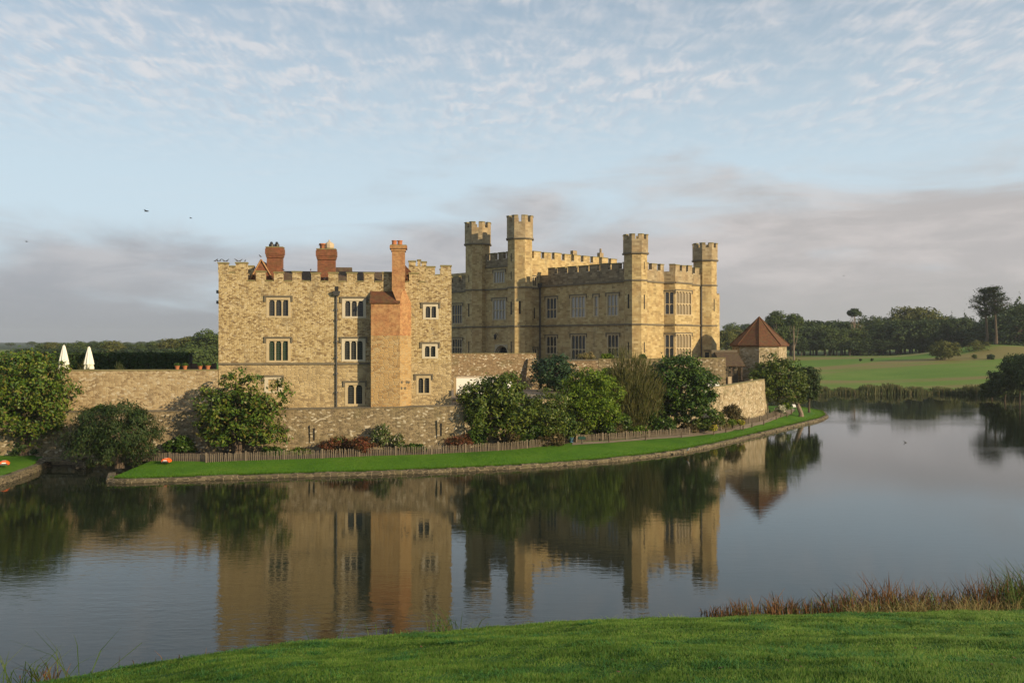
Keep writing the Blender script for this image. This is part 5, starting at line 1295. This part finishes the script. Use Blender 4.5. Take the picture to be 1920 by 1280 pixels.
X, Y, Z = edge_pts(900, 18.8, 23.5, -.8, 1.2, rng); blades('green_reeds', X, Y, np.maximum(Z, -.1), hp(X) * rng.uniform(.35, 1.1, len(X)), rng.uniform(.008, .018, len(X)), .4, 'reed_green', rng)
X, Y, Z = edge_pts(260, 8, 19, -1, 1, rng); blades('green_reeds', X, Y, np.maximum(Z, -.1), hp(X) * rng.uniform(.4, .95, len(X)), rng.uniform(.007, .014, len(X)), .35, 'reed_green', rng)


def tuft(label, px, py, n, h, spread, leaf, seed, lean=.5):
    rng = np.random.default_rng(seed); p = ground(px, py, .1); root = thing('grass_tuft', label, 'grass tuft', p)
    X = p[0] + rng.normal(0, spread, n); Y = p[1] + rng.normal(0, spread * .5, n)
    blades('blade', X, Y, np.full(n, p[2] - .12), 1.3 * h * rng.uniform(.4, 1.1, n), rng.uniform(.010, .018, n), lean, leaf, rng, None, root, .6); return root


tuft('tuft of long green reed blades at the lower left corner', 45, 1283, 34, 1.0, .5, 'reed_green', 151)
tuft('brownish reed tuft right of the lower left corner', 95, 1276, 26, .7, .3, 'reed', 152)
tuft('few tall arching blades on the left shore', 135, 1275, 9, 1.3, .4, 'reed_green', 153, .9)
tuft('green reed tuft on the shore below the keep reflection', 832, 1188, 26, .75, .3, 'reed_green', 154)
tuft('thin green blades left of the shore tuft, at the waterline', 690, 1200, 8, .6, .7, 'reed_green', 155)
tuft('sparse russet stalks along the left shore', 300, 1246, 9, .5, .9, 'reed', 156, .3)
tuft('few green blades where the lawn meets the water, right of the shore tuft', 865, 1184, 6, .6, .25, 'reed_green', 157)
rng = np.random.default_rng(160)
lf0 = None
for (px, py) in ((1350, 1262), (1465, 1218), (1473, 1252), (1500, 1262), (1715, 1222), (1810, 1252), (1832, 1257), (1855, 1262), (1900, 1242), (1045, 1192), (1167, 1243), (1160, 1267), (945, 1262), (1820, 1178), (1640, 1260), (660, 1262), (790, 1215)):
    Yl = 25.0
    for _ in range(30):
        x = (px - 960) / F * Yl; zs = float(near_z(x, Yl)); Yl = .7 * Yl + .3 * (H - zs) * F / (py - 640)
    p = (x, Yl, zs + .05)
    if lf0 is None:
        mb = MB(); mb.poly([(p[0] - .06, p[1], p[2]), (p[0], p[1] - .035, p[2] + .02), (p[0] + .07, p[1], p[2] + .03), (p[0] + .01, p[1] + .04, p[2] + .015)])
        lf0 = thing('fallen_leaf', 'small brown fallen leaf lying on the near lawn', 'leaf', p, 'fallen leaves on the near lawn'); build('leaf_blade', mb, plain('dead_leaf', (.09, .04, .015), .8), lf0)
    else: dup(lf0, p, rng.uniform(0, 6), rng.uniform(.5, .9))

# ------------------------------------------------------------------ path, beds, fences
gi = np.array([[isl(i, t) for t in np.linspace(0, 1, 41)] for i in range(90)]).reshape(-1, 3)


def isl_z(x, y): return float(gi[np.argmin((gi[:, 0] - x) ** 2 + (gi[:, 1] - y) ** 2), 2])


def on_isl(px, py):
    z = .8
    for _ in range(3): p = ground(px, py, z); z = isl_z(p[0], p[1])
    return np.array(ground(px, py, z))


pl_ = [(1073, 835), (1140, 831), (1210, 825.5), (1280, 820), (1340, 814.5), (1390, 806), (1430, 796), (1460, 787), (1483, 776), (1492, 768)]
pu_ = [(1073, 829), (1140, 827), (1210, 821.5), (1280, 816), (1335, 810.5), (1385, 800), (1425, 790.5), (1452, 780), (1470, 768.5), (1478, 763)]
A = resample([on_isl(*p) for p in pl_], 40); B = resample([on_isl(*p) for p in pu_], 40); mb = MB()
rows = []
for a in np.linspace(0, 1, 5): rows.append([(*q[:2], isl_z(q[0], q[1]) + .035) for q in (A * (1 - a) + B * a)])
mb.sheet(rows); struct(build('path', mb, M['gravel'], smooth=True))
f1 = [(247, 864), (300, 864.5), (345, 865), (384, 865.5)]
f2 = [(387, 867), (450, 865), (600, 860), (700, 855.5), (800, 852), (900, 847), (960, 843), (1000, 838.5), (1030, 835), (1058, 832)]
f3 = [(1080, 828), (1140, 825.5), (1180, 822.5), (1270, 817), (1330, 812), (1370, 805), (1397, 797.5), (1432, 789.5), (1452, 779.5), (1460, 775)]
bed = resample([on_isl(*p) for p in f1 + f2 + f3], 70); mb = MB()
wl_ = resample([K.P(K.U(247), 0, 1.5) + () for _ in (0,)] + [np.array([*K.P(u, 0, 1.5)[:2], .9]) for u in np.linspace(K.U(300), uR - .5, 8)] + [np.array([p[0] + .2, p[1] - .3, .9]) for p in RV[5:13]], 70)
rows = [[(*q[:2], isl_z(q[0], q[1]) + .02) for q in (bed * (1 - a) + wl_ * a)] for a in np.linspace(0, 1, 8)]
mb.sheet(rows); struct(build('flower_bed', mb, M['soil'], smooth=True))
M['picket'] = plain('weathered_chestnut', (.14, .112, .078), .9, var=.4, scale=5)


def picket_fence(label, pxs, seed, h=.74):
    rng = np.random.default_rng(seed); P = np.array([on_isl(*p) for p in pxs]); P = resample(P, max(20, int(np.linalg.norm(np.diff(P, axis=0), axis=1).sum() / .155)))
    root = thing('picket_fence', label, 'fence', tuple(float(x) for x in P[0])); mb = MB(); N = normals2(P); mw = MB()
    for i, p in enumerate(P):
        z = isl_z(p[0], p[1]); t = np.array([N[i][1], -N[i][0]]); w_ = rng.uniform(.025, .042); hh = h * rng.uniform(.9, 1.06); ln = rng.normal(0, .035)
        if i % 20 == 0:
            mp = MB(); q = p[:2] - N[i] * .09; mp.hexa([(*(q - t * .07), z - .2), (*(q + t * .07), z - .2), (*(q + t * .07 + N[i] * .08), z - .2), (*(q - t * .07 + N[i] * .08), z - .2), (*(q - t * .07), z + h * 1.1), (*(q + t * .07), z + h * 1.1), (*(q + t * .07 + N[i] * .08), z + h * 1.1), (*(q - t * .07 + N[i] * .08), z + h * 1.1)])
            build('post', mp, M['picket'], root)
        a, b_ = p[:2] - t * w_, p[:2] + t * w_; o = N[i] * .03; s_ = t * ln
        mb.hexa([(*a, z - .02), (*b_, z - .02), (*(b_ + o), z - .02), (*(a + o), z - .02), (*(a + s_), z + hh), (*(b_ + s_), z + hh - .04), (*(b_ + o + s_), z + hh - .04), (*(a + o + s_), z + hh)])
    build('pale', mb, M['picket'], root)
    for f in (.22, .75): mw.tube([(p[0] + .02, p[1] - .01, isl_z(p[0], p[1]) + h * f) for p in P[::6]], .008, 3)
    build('wire', mw, M['lead'], root); return root


picket_fence('short picket fence left of the spreading magnolia, behind an orange mower', f1, 171, .68)
picket_fence('long split paling fence along the lawn in front of the keep', f2, 172)
picket_fence('paling fence along the gravel path from the blue bin to the white bush', f3, 173)
mb = MB(); rp = thing('rope_rail', 'sagging rope strung between the low posts beside the path', 'rope', tuple(float(x) for x in on_isl(1142, 830)))
posts = [(1142, 830), (1210.6, 825.6), (1277.6, 821), (1338.5, 816), (1361, 812), (1393.5, 806.5), (1410, 802), (1432, 797), (1455.5, 790.5), (1475.6, 783.5), (1484, 777)]
PP = [on_isl(*p) for p in posts]; p0 = None
desc = ['first low post of the rope rail, opposite the bright green tree', 'second low post of the rope rail, below the tamarisk', 'low rope post below the large dark green tree, near the gull', 'rope post beside the small yellow plant', 'rope post right of the small yellow plant', 'rope post in front of the yellow bush', 'rope post right of the yellow bush', 'rope post below the corner of the bastion wall', 'rope post below the end of the picket fence', 'second last rope post before the tree at the tip', 'last rope post at the bend of the path, by the white sign']
for p, ds in zip(PP, desc):
    if p0 is None:
        mbp = MB(); z = p[2]; mbp.lathe(p, [(.07, -.1), (.065, .62), (.05, .68)], 8); p0 = thing('rope_post', ds, 'post', tuple(float(x) for x in p), 'rope posts along the path'); build('stake', mbp, M['bark'], p0)
        mbp = MB(); mbp.tube([Vector(p) + Vector((-.1, 0, .55)), Vector(p) + Vector((.1, 0, .55))], .03, 6); build('rope_ring', mbp, M['picket'], p0)
    else: dup(p0, tuple(float(x) for x in p), 0, 1, ds)
for a, b_ in zip(PP, PP[1:]):
    a, b_ = Vector(a) + Vector((0, 0, .55)), Vector(b_) + Vector((0, 0, .55)); mb.tube([a, a.lerp(b_, .25) - Vector((0, 0, .12)), a.lerp(b_, .5) - Vector((0, 0, .17)), a.lerp(b_, .75) - Vector((0, 0, .12)), b_], .02, 5)
build('rope', mb, M['picket'], rp)

rng = np.random.default_rng(210); nf = 30000
ii = rng.integers(0, 88, nf); fr = rng.random(nf); tt_ = rng.random(nf) ** 2.2 * .5
kk = KP[:, :2] + normals2(KP) * .42
Bq = (kk[ii] * (1 - fr[:, None]) + kk[ii + 1] * fr[:, None]); Iq = IN[ii] * (1 - fr[:, None]) + IN[ii + 1] * fr[:, None]
Pq = Bq * (1 - tt_[:, None]) + Iq[:, :2] * tt_[:, None]; zq_ = LZ0 + (LZ1 - LZ0) * np.minimum(1, tt_ * 1.2)
ok = np.array([tt_[k] < .05 or not (1073 < 960 + F * Pq[k, 0] / Pq[k, 1]) or tt_[k] < .2 for k in range(nf)]); Pq, zq_, tt_ = Pq[ok], zq_[ok], tt_[ok]; nf = len(Pq)
hq = np.where(tt_ < .02, rng.uniform(.05, .26, nf), rng.uniform(.02, .09, nf)); Bb = np.concatenate([Pq, zq_[:, None] - .01], 1); lean = rng.normal(0, .05, (nf, 2)); lean[:, 1] -= .12 * (tt_ < .02)
Tt = Bb + np.concatenate([lean, hq[:, None]], 1); Wq = np.stack([rng.uniform(.015, .04, nf), np.zeros(nf), np.zeros(nf)], 1)
struct(build_np('island_grass', np.stack([Bb - Wq, Bb + Wq, Tt], 1), L['grass_far'], nv=3), 'stuff')

# ------------------------------------------------------------------ small things
# closed parasols
def parasol(label, px, ytop, Y):
    x = at(px, 0, Y)[0]; zt = H - (ytop - 640) / F * Y; root = thing('closed_parasol', label, 'parasol', (x, Y, ZT), 'closed parasols on the terrace'); hgt = zt - ZT
    mb = MB(); mb.lathe((x, Y, ZT), [(.4, 0), (.4, .06), (.08, .1)], 14); build('base', mb, M['lead'], root)
    mb = MB(); mb.lathe((x, Y, ZT), [(.03, .05), (.03, hgt - .02), (.045, hgt), (.02, hgt + .06)], 8); build('pole', mb, M['bark'], root)
    mb = MB(); prof = [(.03, hgt), (.10, hgt - .1), (.24, hgt * .78), (.36, hgt * .59), (.44, hgt * .45), (.45, hgt * .44), (.38, hgt * .43), (.44, hgt * .31), (.43, hgt * .29)]; n_ = 48; rings = []
    for r, z in prof:
        i = len(mb.v); rings.append(i)
        for j in range(n_):
            a = 2 * math.pi * j / n_; q = r * (1 + .13 * math.cos(8 * a) + .05 * math.sin(5 * a + 1)); mb.v.append((x + q * math.cos(a), Y + q * math.sin(a), ZT + z + (.05 * math.sin(8 * a) if z < .2 else 0)))
    for i0, i1 in zip(rings, rings[1:]):
        for j in range(n_): mb.f.append((i0 + j, i0 + (j + 1) % n_, i1 + (j + 1) % n_, i1 + j))
    build('canopy', mb, plain('white_canvas', (.74, .71, .64), .85, var=.06), root, True); return root


parasol('left one of the two closed white parasols on the terrace', 120, 646.5, 86); parasol('right one of the two closed white parasols, beside a grass tuft', 167, 649.5, 88)
p0 = None
for px, ds in ((332, 'leftmost terracotta pot of clipped plants on the terrace wall'), (346.5, 'second terracotta pot from the left on the terrace wall'), (375, 'third terracotta pot from the left on the terrace wall'), (389.5, 'terracotta pot on the terrace wall nearest the keep')):
    p = K.P(K.U(px, -.2), 8.10, -.25); s_ = .92 + .05 * (px % 3)
    if p0 is None:
        p0 = thing('plant_pot', ds, 'plant pot', p, 'terracotta pots on the terrace wall'); mb = MB(); mb.lathe(p, [(.14, 0), (.2, .26), (.235, .27), (.235, .35), (.19, .35), (.17, .3)], 14); build('pot', mb, M['terracotta'], p0)
        rng = np.random.default_rng(180); d_ = unit(500, rng); d_[:, 2] = np.abs(d_[:, 2]); build_np('plant', leaf_quads(np.array(p) + np.array([0, 0, .34]) + d_ * np.array([.31, .31, .27]) * rng.uniform(.6, 1, (500, 1)), d_, .1, .05, rng), L['dark'], p0)
    else: dup(p0, p, px, s_, ds)
# orange lawn machines
p0 = None
M['orange'] = plain('orange_plastic', (.75, .12, .02), .4, var=.05); M['white_paint'] = plain('white_paint', (.78, .78, .76), .35, var=.03)
for (px, py, ds) in ((312, 867.5, 'orange lawn mowing machine on the grass in front of the short picket fence'), (8, 872.5, 'orange lawn mowing machine on the left bank under the huge magnolia')):
    p = ground(px, py, .72 if px > 100 else .78)
    if p0 is None:
        p0 = thing('mowing_machine', ds, 'lawn mower', p, 'orange mowing machines on the grass'); mb = MB(); x, y, z = p
        prof = [(-.36, .08), (-.38, .2), (-.26, .34), (-.1, .4), (.1, .4), (.26, .34), (.38, .2), (.36, .08)]
        ring = lambda yy, s_: [(x + a * s_, yy, z + b_ * (.75 + .25 * s_)) for a, b_ in prof]
        rows = [ring(y - .3, .8), ring(y - .22, .98), ring(y + .2, 1), ring(y + .34, .75)]
        mb.sheet([r + [r[0]] for r in rows]); mb.poly(rows[0]); mb.poly(rows[-1]); build('body', mb, M['orange'], p0)
        mb = MB(); mb.hexa([(x - .15, y - .31, z + .2), (x + .15, y - .31, z + .2), (x + .15, y - .1, z + .2), (x - .15, y - .1, z + .2), (x - .12, y - .29, z + .34), (x + .12, y - .29, z + .34), (x + .12, y - .1, z + .41), (x - .12, y - .1, z + .41)]); build('front_panel', mb, M['white_paint'], p0)
        for q in (-.27, .27):
            mb = MB(); mb.tube([(x + q - .05, y - .2, z + .1), (x + q + .05, y - .2, z + .1)], .1, 10); build('wheel', mb, M['black'], p0)
        mb = MB(); mb.box(x - .26, x + .26, y - .315, y - .25, z + .08, z + .19); build('bumper', mb, M['lead'], p0)
    else: dup(p0, p, .4, 1.02, ds)
# box truck behind the keep
tr = thing('box_truck', 'white box truck parked behind the right corner of the keep', 'truck', (-3.4, 89.3, ZC)); x0, x1, y0, y1 = -5.75, -1.2, 88.4, 90.4
mb = MB(); mb.box(x0 + .25, x1, y0, y1, ZC + .62, ZC + 2.36); build('cargo_box', mb, M['white_paint'], tr)
mb = MB(); mb.box(x0, x0 + .246, y0 + .02, y1, ZC + .55, ZC + 2.34); build('tail_lift', mb, plain('buff_paint', (.33, .25, .14), .5), tr)
mb = MB()
for z in (ZC + .56, ZC + 2.3): mb.box(x0 + .25, x1 + .02, y0 - .03, y0 - .003, z, z + .1)
build('trim', mb, M['buff_pot'], tr)
mb = MB(); mb.box(x0 + .2, x1 + 1.5, y0 + .5, y1 - .5, ZC + .35, ZC + .55); build('chassis', mb, M['black'], tr)
mb = MB(); cx = x1 + .05
mb.prism([(cx, y0 + .05), (cx + 1.55, y0 + .15), (cx + 1.55, y1 - .15), (cx, y1 - .05)], ZC + .45, ZC + 1.15); mb.prism([(cx, y0 + .05), (cx + 1.5, y0 + .15), (cx + 1.5, y1 - .15), (cx, y1 - .05)], ZC + 1.152, ZC + 1.9, [(cx, y0 + .12), (cx + 1.0, y0 + .2), (cx + 1.0, y1 - .2), (cx, y1 - .12)]); cab = build('cab', mb, M['white_paint'], tr)
for q in (x0 + 1.2, cx + .8):
    for yy in (y0 + .12, y1 - .12): mb = MB(); mb.tube([(q, yy - .11, ZC + .36), (q, yy + .11, ZC + .36)], .36, 14); build('wheel', mb, M['black'], tr)
# white van on the bastion
vx, vy, vz = 25.0, 107.9, 4.85
vn = thing('white_van', 'small white van parked on the bastion beside the large dark green tree', 'van', (vx - 2, vy, vz)); side = [(0, .25), (-.05, .75), (-.5, .98), (-1.25, 1.62), (-1.6, 1.7), (-3.9, 1.68), (-4.1, 1.5), (-4.15, .3)]
mb = MB(); n_ = len(side); i = 0
a = [(vx + q, vy - .05 * (z > 1), vz + z) for q, z in side]; b_ = [(vx + q, vy + 1.7, vz + z) for q, z in side]
mb.poly(a); mb.poly(b_[::-1])
for k in range(n_): mb.poly([a[k], a[(k + 1) % n_], b_[(k + 1) % n_], b_[k]])
build('body', mb, M['white_paint'], vn)
mb = MB()
for sh in ([(-.72, 1.05), (-1.3, 1.52), (-1.55, 1.55), (-1.55, 1.05)], [(-1.7, 1.05), (-1.7, 1.55), (-2.6, 1.55), (-2.6, 1.05)]): mb.poly([(vx + q, vy - .065, vz + z) for q, z in sh])
mb.poly([(vx - .53, vy + .12, vz + 1.02), (vx - 1.2, vy + .2, vz + 1.6), (vx - 1.2, vy + 1.5, vz + 1.6), (vx - .53, vy + 1.58, vz + 1.02)])
wv = build('window', mb, M['pane_grey'], vn)
for q in (-.85, -3.3):
    for yy in (vy + .05, vy + 1.62): mb = MB(); mb.tube([(vx + q, yy - .09, vz + .3), (vx + q, yy + .09, vz + .3)], .31, 14); build('wheel', mb, M['black'], vn)
# tower with the tiled roof and the open shed beside it
tc_ = np.array([at(1423.5, 0, 126)[0], 126.0]); zE = H - 7.5 / F * 122.5; zA = H + 46 / F * 126
tw_ = thing('tiled_tower', 'squat eight sided stone tower with a steep mossy clay tile roof', 'tower', (float(tc_[0]), 126, ZC))
mb = MB(); mb.prism(octa(tc_, 3.42, .12), ZC - .3, zE + .02); build('wall', mb, M['bastion'], tw_)
mb = MB(); ro = octa(tc_, 3.72, .12); ap_ = (tc_[0], tc_[1])
mb.prism(ro, zE - .12, zE + .04, octa(tc_, 3.74, .12)); mb.prism(octa(tc_, 3.74, .12), zE + .042, zE + (zA - zE) * .5, octa(tc_, 1.78, .12)); mb.prism(octa(tc_, 1.78, .12), zE + (zA - zE) * .5 + .001, zA, octa(tc_, .05, .12)); rf_ = build('roof', mb, M['tile'], tw_)
mb = MB()
for q in octa(tc_, 3.76, .12): mb.tube([(*q, zE + .05), ((q[0] * .48 + tc_[0] * .52), (q[1] * .48 + tc_[1] * .52), zE + (zA - zE) * .5 + .05), (tc_[0], tc_[1], zA + .03)], .07, 5)
build('ridge_tile', mb, M['tile'], rf_)
sh = thing('open_shed', 'dark open fronted shed with sloping tile roof, between castle and tiled tower', 'shed', (29.6, 121, ZC)); s0, s1, yf, yb_ = at(1350, 0, 120)[0], at(1394, 0, 120)[0], 119.4, 123.2
mb = MB(); zf, zb_ = H - 45 / F * 119, H - 20 / F * 123
mb.hexa([(s0, yf - .3, zf - .12), (s1, yf - .3, zf - .12), (s1, yb_, zb_ - .12), (s0, yb_, zb_ - .12), (s0, yf - .3, zf), (s1, yf - .3, zf), (s1, yb_, zb_), (s0, yb_, zb_)]); build('roof', mb, M['tile_brown'], sh)
mb = MB(); mb.box(s0, s1, yb_ - .25, yb_ - .01, ZC - .3, zb_ - .3); mb.box(s0, s0 + .2, yf, yb_ - .26, ZC - .3, zf - .15); mb.box(s0 - .4, s1, yb_ + .02, yb_ + .5, ZC, H - 16 / F * 123); build('wall', mb, M['string'], sh)
for px in (1359, 1372, 1391):
    mb = MB(); x = at(px, 0, 119.4)[0]; mb.box(x - .09, x + .09, yf + .01, yf + .19, ZC - .3, zf - .13); build('post', mb, M['bark'], sh)
mb = MB(); q = at(1368.5, 713, 117.5); bx_ = thing('white_box', 'pale square box standing in front of the open shed', 'box', (q[0], q[1], ZC)); mb.box(q[0] - .22, q[0] + .22, q[1], q[1] + .4, ZC, q[2] + .45); mb.box(q[0] - .25, q[0] + .25, q[1] - .03, q[1] + .43, q[2] + .452, q[2] + .5); build('case', mb, M['buff_pot'], bx_)
p0 = None
for px, ds in ((1407.5, 'pale planter with green plants on the bastion corner'), (1417.5, 'smaller planter right of the pale planter on the bastion corner')):
    q = at(px, 714, 117.0); q = (q[0], q[1], 5.3)
    if p0 is None:
        p0 = thing('planter', ds, 'planter', q, 'planters on the bastion'); mb = MB(); mb.lathe(q, [(.2, -.4), (.26, .35), (.28, .36), (.28, .42), (.2, .42)], 12); build('tub', mb, M['buff_pot'], p0)
        rng = np.random.default_rng(190); d_ = unit(260, rng); d_[:, 2] = np.abs(d_[:, 2]); build_np('plant', leaf_quads(np.array(q) + np.array([0, 0, .4]) + d_ * .4 * rng.uniform(.4, 1, (260, 1)), d_, .14, .06, rng), L['magnolia'], p0)
    else: dup(p0, q, 1.0, .85, ds)
# bin, signs
q = on_isl(1071, 829); bn = thing('litter_bin', 'blue litter bin at the start of the gravel path', 'bin', tuple(float(x) for x in q)); mb = MB(); mb.lathe(q, [(.2, 0), (.24, .5), (.24, .55)], 12); build('body', mb, plain('blue_plastic', (.03, .10, .16), .5), bn); mb = MB(); mb.lathe(q, [(.25, .551), (.25, .62), (.1, .68)], 12); build('lid', mb, M['black'], bn)
def lectern(label, px, py, m, s_=1.0):
    q = on_isl(px, py); x, y, z = q; r_ = thing('information_board', label, 'sign', tuple(float(t) for t in q)); mb = MB(); mb.box(x - .04, x + .04, y - .04, y + .04, z - .1, z + .5 * s_); build('leg', mb, M['black'], r_)
    mb = MB(); mb.hexa([(x - .34, y - .2, z + .45 * s_), (x + .34, y - .2, z + .45 * s_), (x + .34, y + .2, z + .66 * s_), (x - .34, y + .2, z + .66 * s_), (x - .34, y - .22, z + .49 * s_), (x + .34, y - .22, z + .49 * s_), (x + .34, y + .18, z + .70 * s_), (x - .34, y + .18, z + .70 * s_)]); build('panel', mb, m, r_)
lectern('dark green sloping board on a leg beside the blue bin', 1091, 832, plain('green_paint', (.02, .06, .04), .5)); lectern('pale sloping board on a leg under the tree at the island tip', 1490.5, 772, M['white_paint'], 1.5)
# birds
def bird_mesh(p, s_, face, mbody, mwing, name, label, cat, group=None, upright=.5, sit=False):
    r_ = thing(name, label, cat, p, group); x, y, z = p; mb = MB(); c, sn = math.cos(face), math.sin(face)
    def W(a, b_, h): return (x + (a * c - b_ * sn) * s_, y + (a * sn + b_ * c) * s_, z + h * s_)
    secs = [(-.50, .30, .02), (-.30, .36, .07), (-.08, .42, .12), (.12, .52, .12), (.24, .64, .075), (.32, .74, .07), (.40, .76, .045), (.50, .74, .01)]
    rows = [[W(a, r * math.cos(t), h + r * math.sin(t) * 1.1) for t in np.linspace(0, 2 * math.pi, 9)] for a, h, r in secs]
    mb.sheet(rows); build('body', mb, mbody, r_, True)
    mb = MB()
    for q in (-1, 1): mb.sheet([[W(-.42, q * .05, .36), W(-.2, q * .115, .40), W(.12, q * .125, .53)], [W(-.46, q * .05, .31), W(-.2, q * .125, .33), W(.08, q * .13, .44)]])
    build('wing', mb, mwing, r_)
    if not sit:
        mb = MB()
        for q in (-.05, .05): mb.tube([W(-.02, q, .34), W(0, q, 0)], .015 * s_, 4)
        build('leg', mb, M['terracotta'], r_)
    return r_


M['pigeon'] = plain('pigeon_grey', (.05, .052, .06), .7); M['gull_white'] = plain('gull_white', (.75, .75, .73), .7, var=.03); M['gull_grey'] = plain('gull_grey', (.35, .37, .40), .7)
q = on_isl(1290, 849); bird_mesh((float(q[0]), float(q[1]), float(q[2])), .62, -1.25, M['gull_white'], M['gull_grey'], 'gull', 'white gull standing on the lawn edge by the kerb', 'bird')
pg = None
spots = [(404.8, 491, zt1, 0), (408, 491, zt1, 0), (413, 491, zt1, 0), (419.5, 491, zt1, 0), (426, 491, zt1, 0), (444, 0, zt1, 1), (451, 0, zt1, 1), (459.5, 0, zt1, 1), (583, 0, zc, 2), (609, 0, zc, 3), (582.5, 0, zm, 2), (477.5, 0, None, 4), (488, 0, None, 5), (531, 0, zm, 6)]
PGL = ['pigeon perched on the far left corner merlon of the keep', 'pigeon perched on the second merlon from the left corner of the keep', 'pigeon resting on the keep parapet between the two red chimneys', 'pigeon in the gap of the parapet before the second red chimney', 'pigeon on the left slope of the red roof gable', 'pigeon on the peak of the red roof gable', 'pigeon on the parapet at the foot of the left red chimney']
for (px, _, z, k) in spots:
    off = -.25
    if k in (4, 5): off = -1.2; u = K.U(px, off); zz_ = (zga + .2 if k == 5 else zge + (zga - zge) * (u - ug0) / (ugm - ug0) + .18)
    else: u = K.U(px, off); zz_ = z + .115
    p = tuple(float(t) for t in K.P(u, zz_, off))
    if pg is None: pg = bird_mesh(p, .42, 0.2, M['pigeon'], M['pigeon'], 'pigeon', PGL[k], 'bird', 'pigeons on the keep')
    else: dup(pg, p, px * 2.3, rng.uniform(.9, 1.1), PGL[k])
dk0 = bird_mesh(ground(1697, 829.5, 0.0)[:2] + (-.11,), .38, 3.0, M['black'], M['lead'], 'duck', 'dark duck swimming on the open water at the right', 'bird', None, sit=True)
fb = None
for px, py, Y, s_, ds in ((275, 396, 120, 1.0, 'larger dark bird flying high left of the keep'), (358, 409, 150, .7, 'small dark bird flying just right of the larger bird'), (50, 453, 140, .6, 'small dark bird flying near the left edge'), (1582, 517, 160, .55, 'tiny dark bird flying above the wood on the right')):
    p = at(px, py, Y)
    if fb is None:
        fb = thing('flying_bird', ds, 'bird', p, 'birds in flight'); mb = MB(); x, y, z = p; rows = [[(x + a, y + r * math.cos(t), z + r * math.sin(t)) for t in np.linspace(0, 6.283, 7)] for a, r in ((-.35, .02), (-.2, .06), (0, .09), (.18, .06), (.25, .05), (.32, .01))]; mb.sheet(rows); build('body', mb, M['black'], fb)
        for q_ in (-1, 1):
            mb = MB(); mb.sheet([[(x + .1, y, z), (x - .05 + .05 * q_, y + q_ * .35, z + .18), (x - .25, y + q_ * .75, z + .10)], [(x - .15, y, z), (x - .2, y + q_ * .35, z + .15), (x - .28, y + q_ * .75, z + .09)]]); build('wing', mb, M['black'], fb)
    else: dup(fb, p, .5, s_, ds)
# inlet sluice on the left
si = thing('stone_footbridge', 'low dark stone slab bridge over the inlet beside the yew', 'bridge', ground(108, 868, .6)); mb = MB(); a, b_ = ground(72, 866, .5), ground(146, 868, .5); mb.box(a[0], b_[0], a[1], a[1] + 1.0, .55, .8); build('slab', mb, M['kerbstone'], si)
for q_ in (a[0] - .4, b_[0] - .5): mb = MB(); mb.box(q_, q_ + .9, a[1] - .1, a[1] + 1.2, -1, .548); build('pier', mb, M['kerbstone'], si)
# ------------------------------------------------------------------ morning haze
m = bpy.data.materials.new('haze_air'); m.use_nodes = True; g = G(m.node_tree)
pv = g.n('VolumePrincipled', Color=(0.80, 0.86, 0.93), Density=0.00015, Anisotropy=0.2)
g.nt.links.new(pv.outputs[0], g.n('OutputMaterial').inputs['Volume'])
mb = MB(); mb.box(-2700, 2700, -100, 4300, -4, 70); struct(build('haze', mb, m), 'stuff')
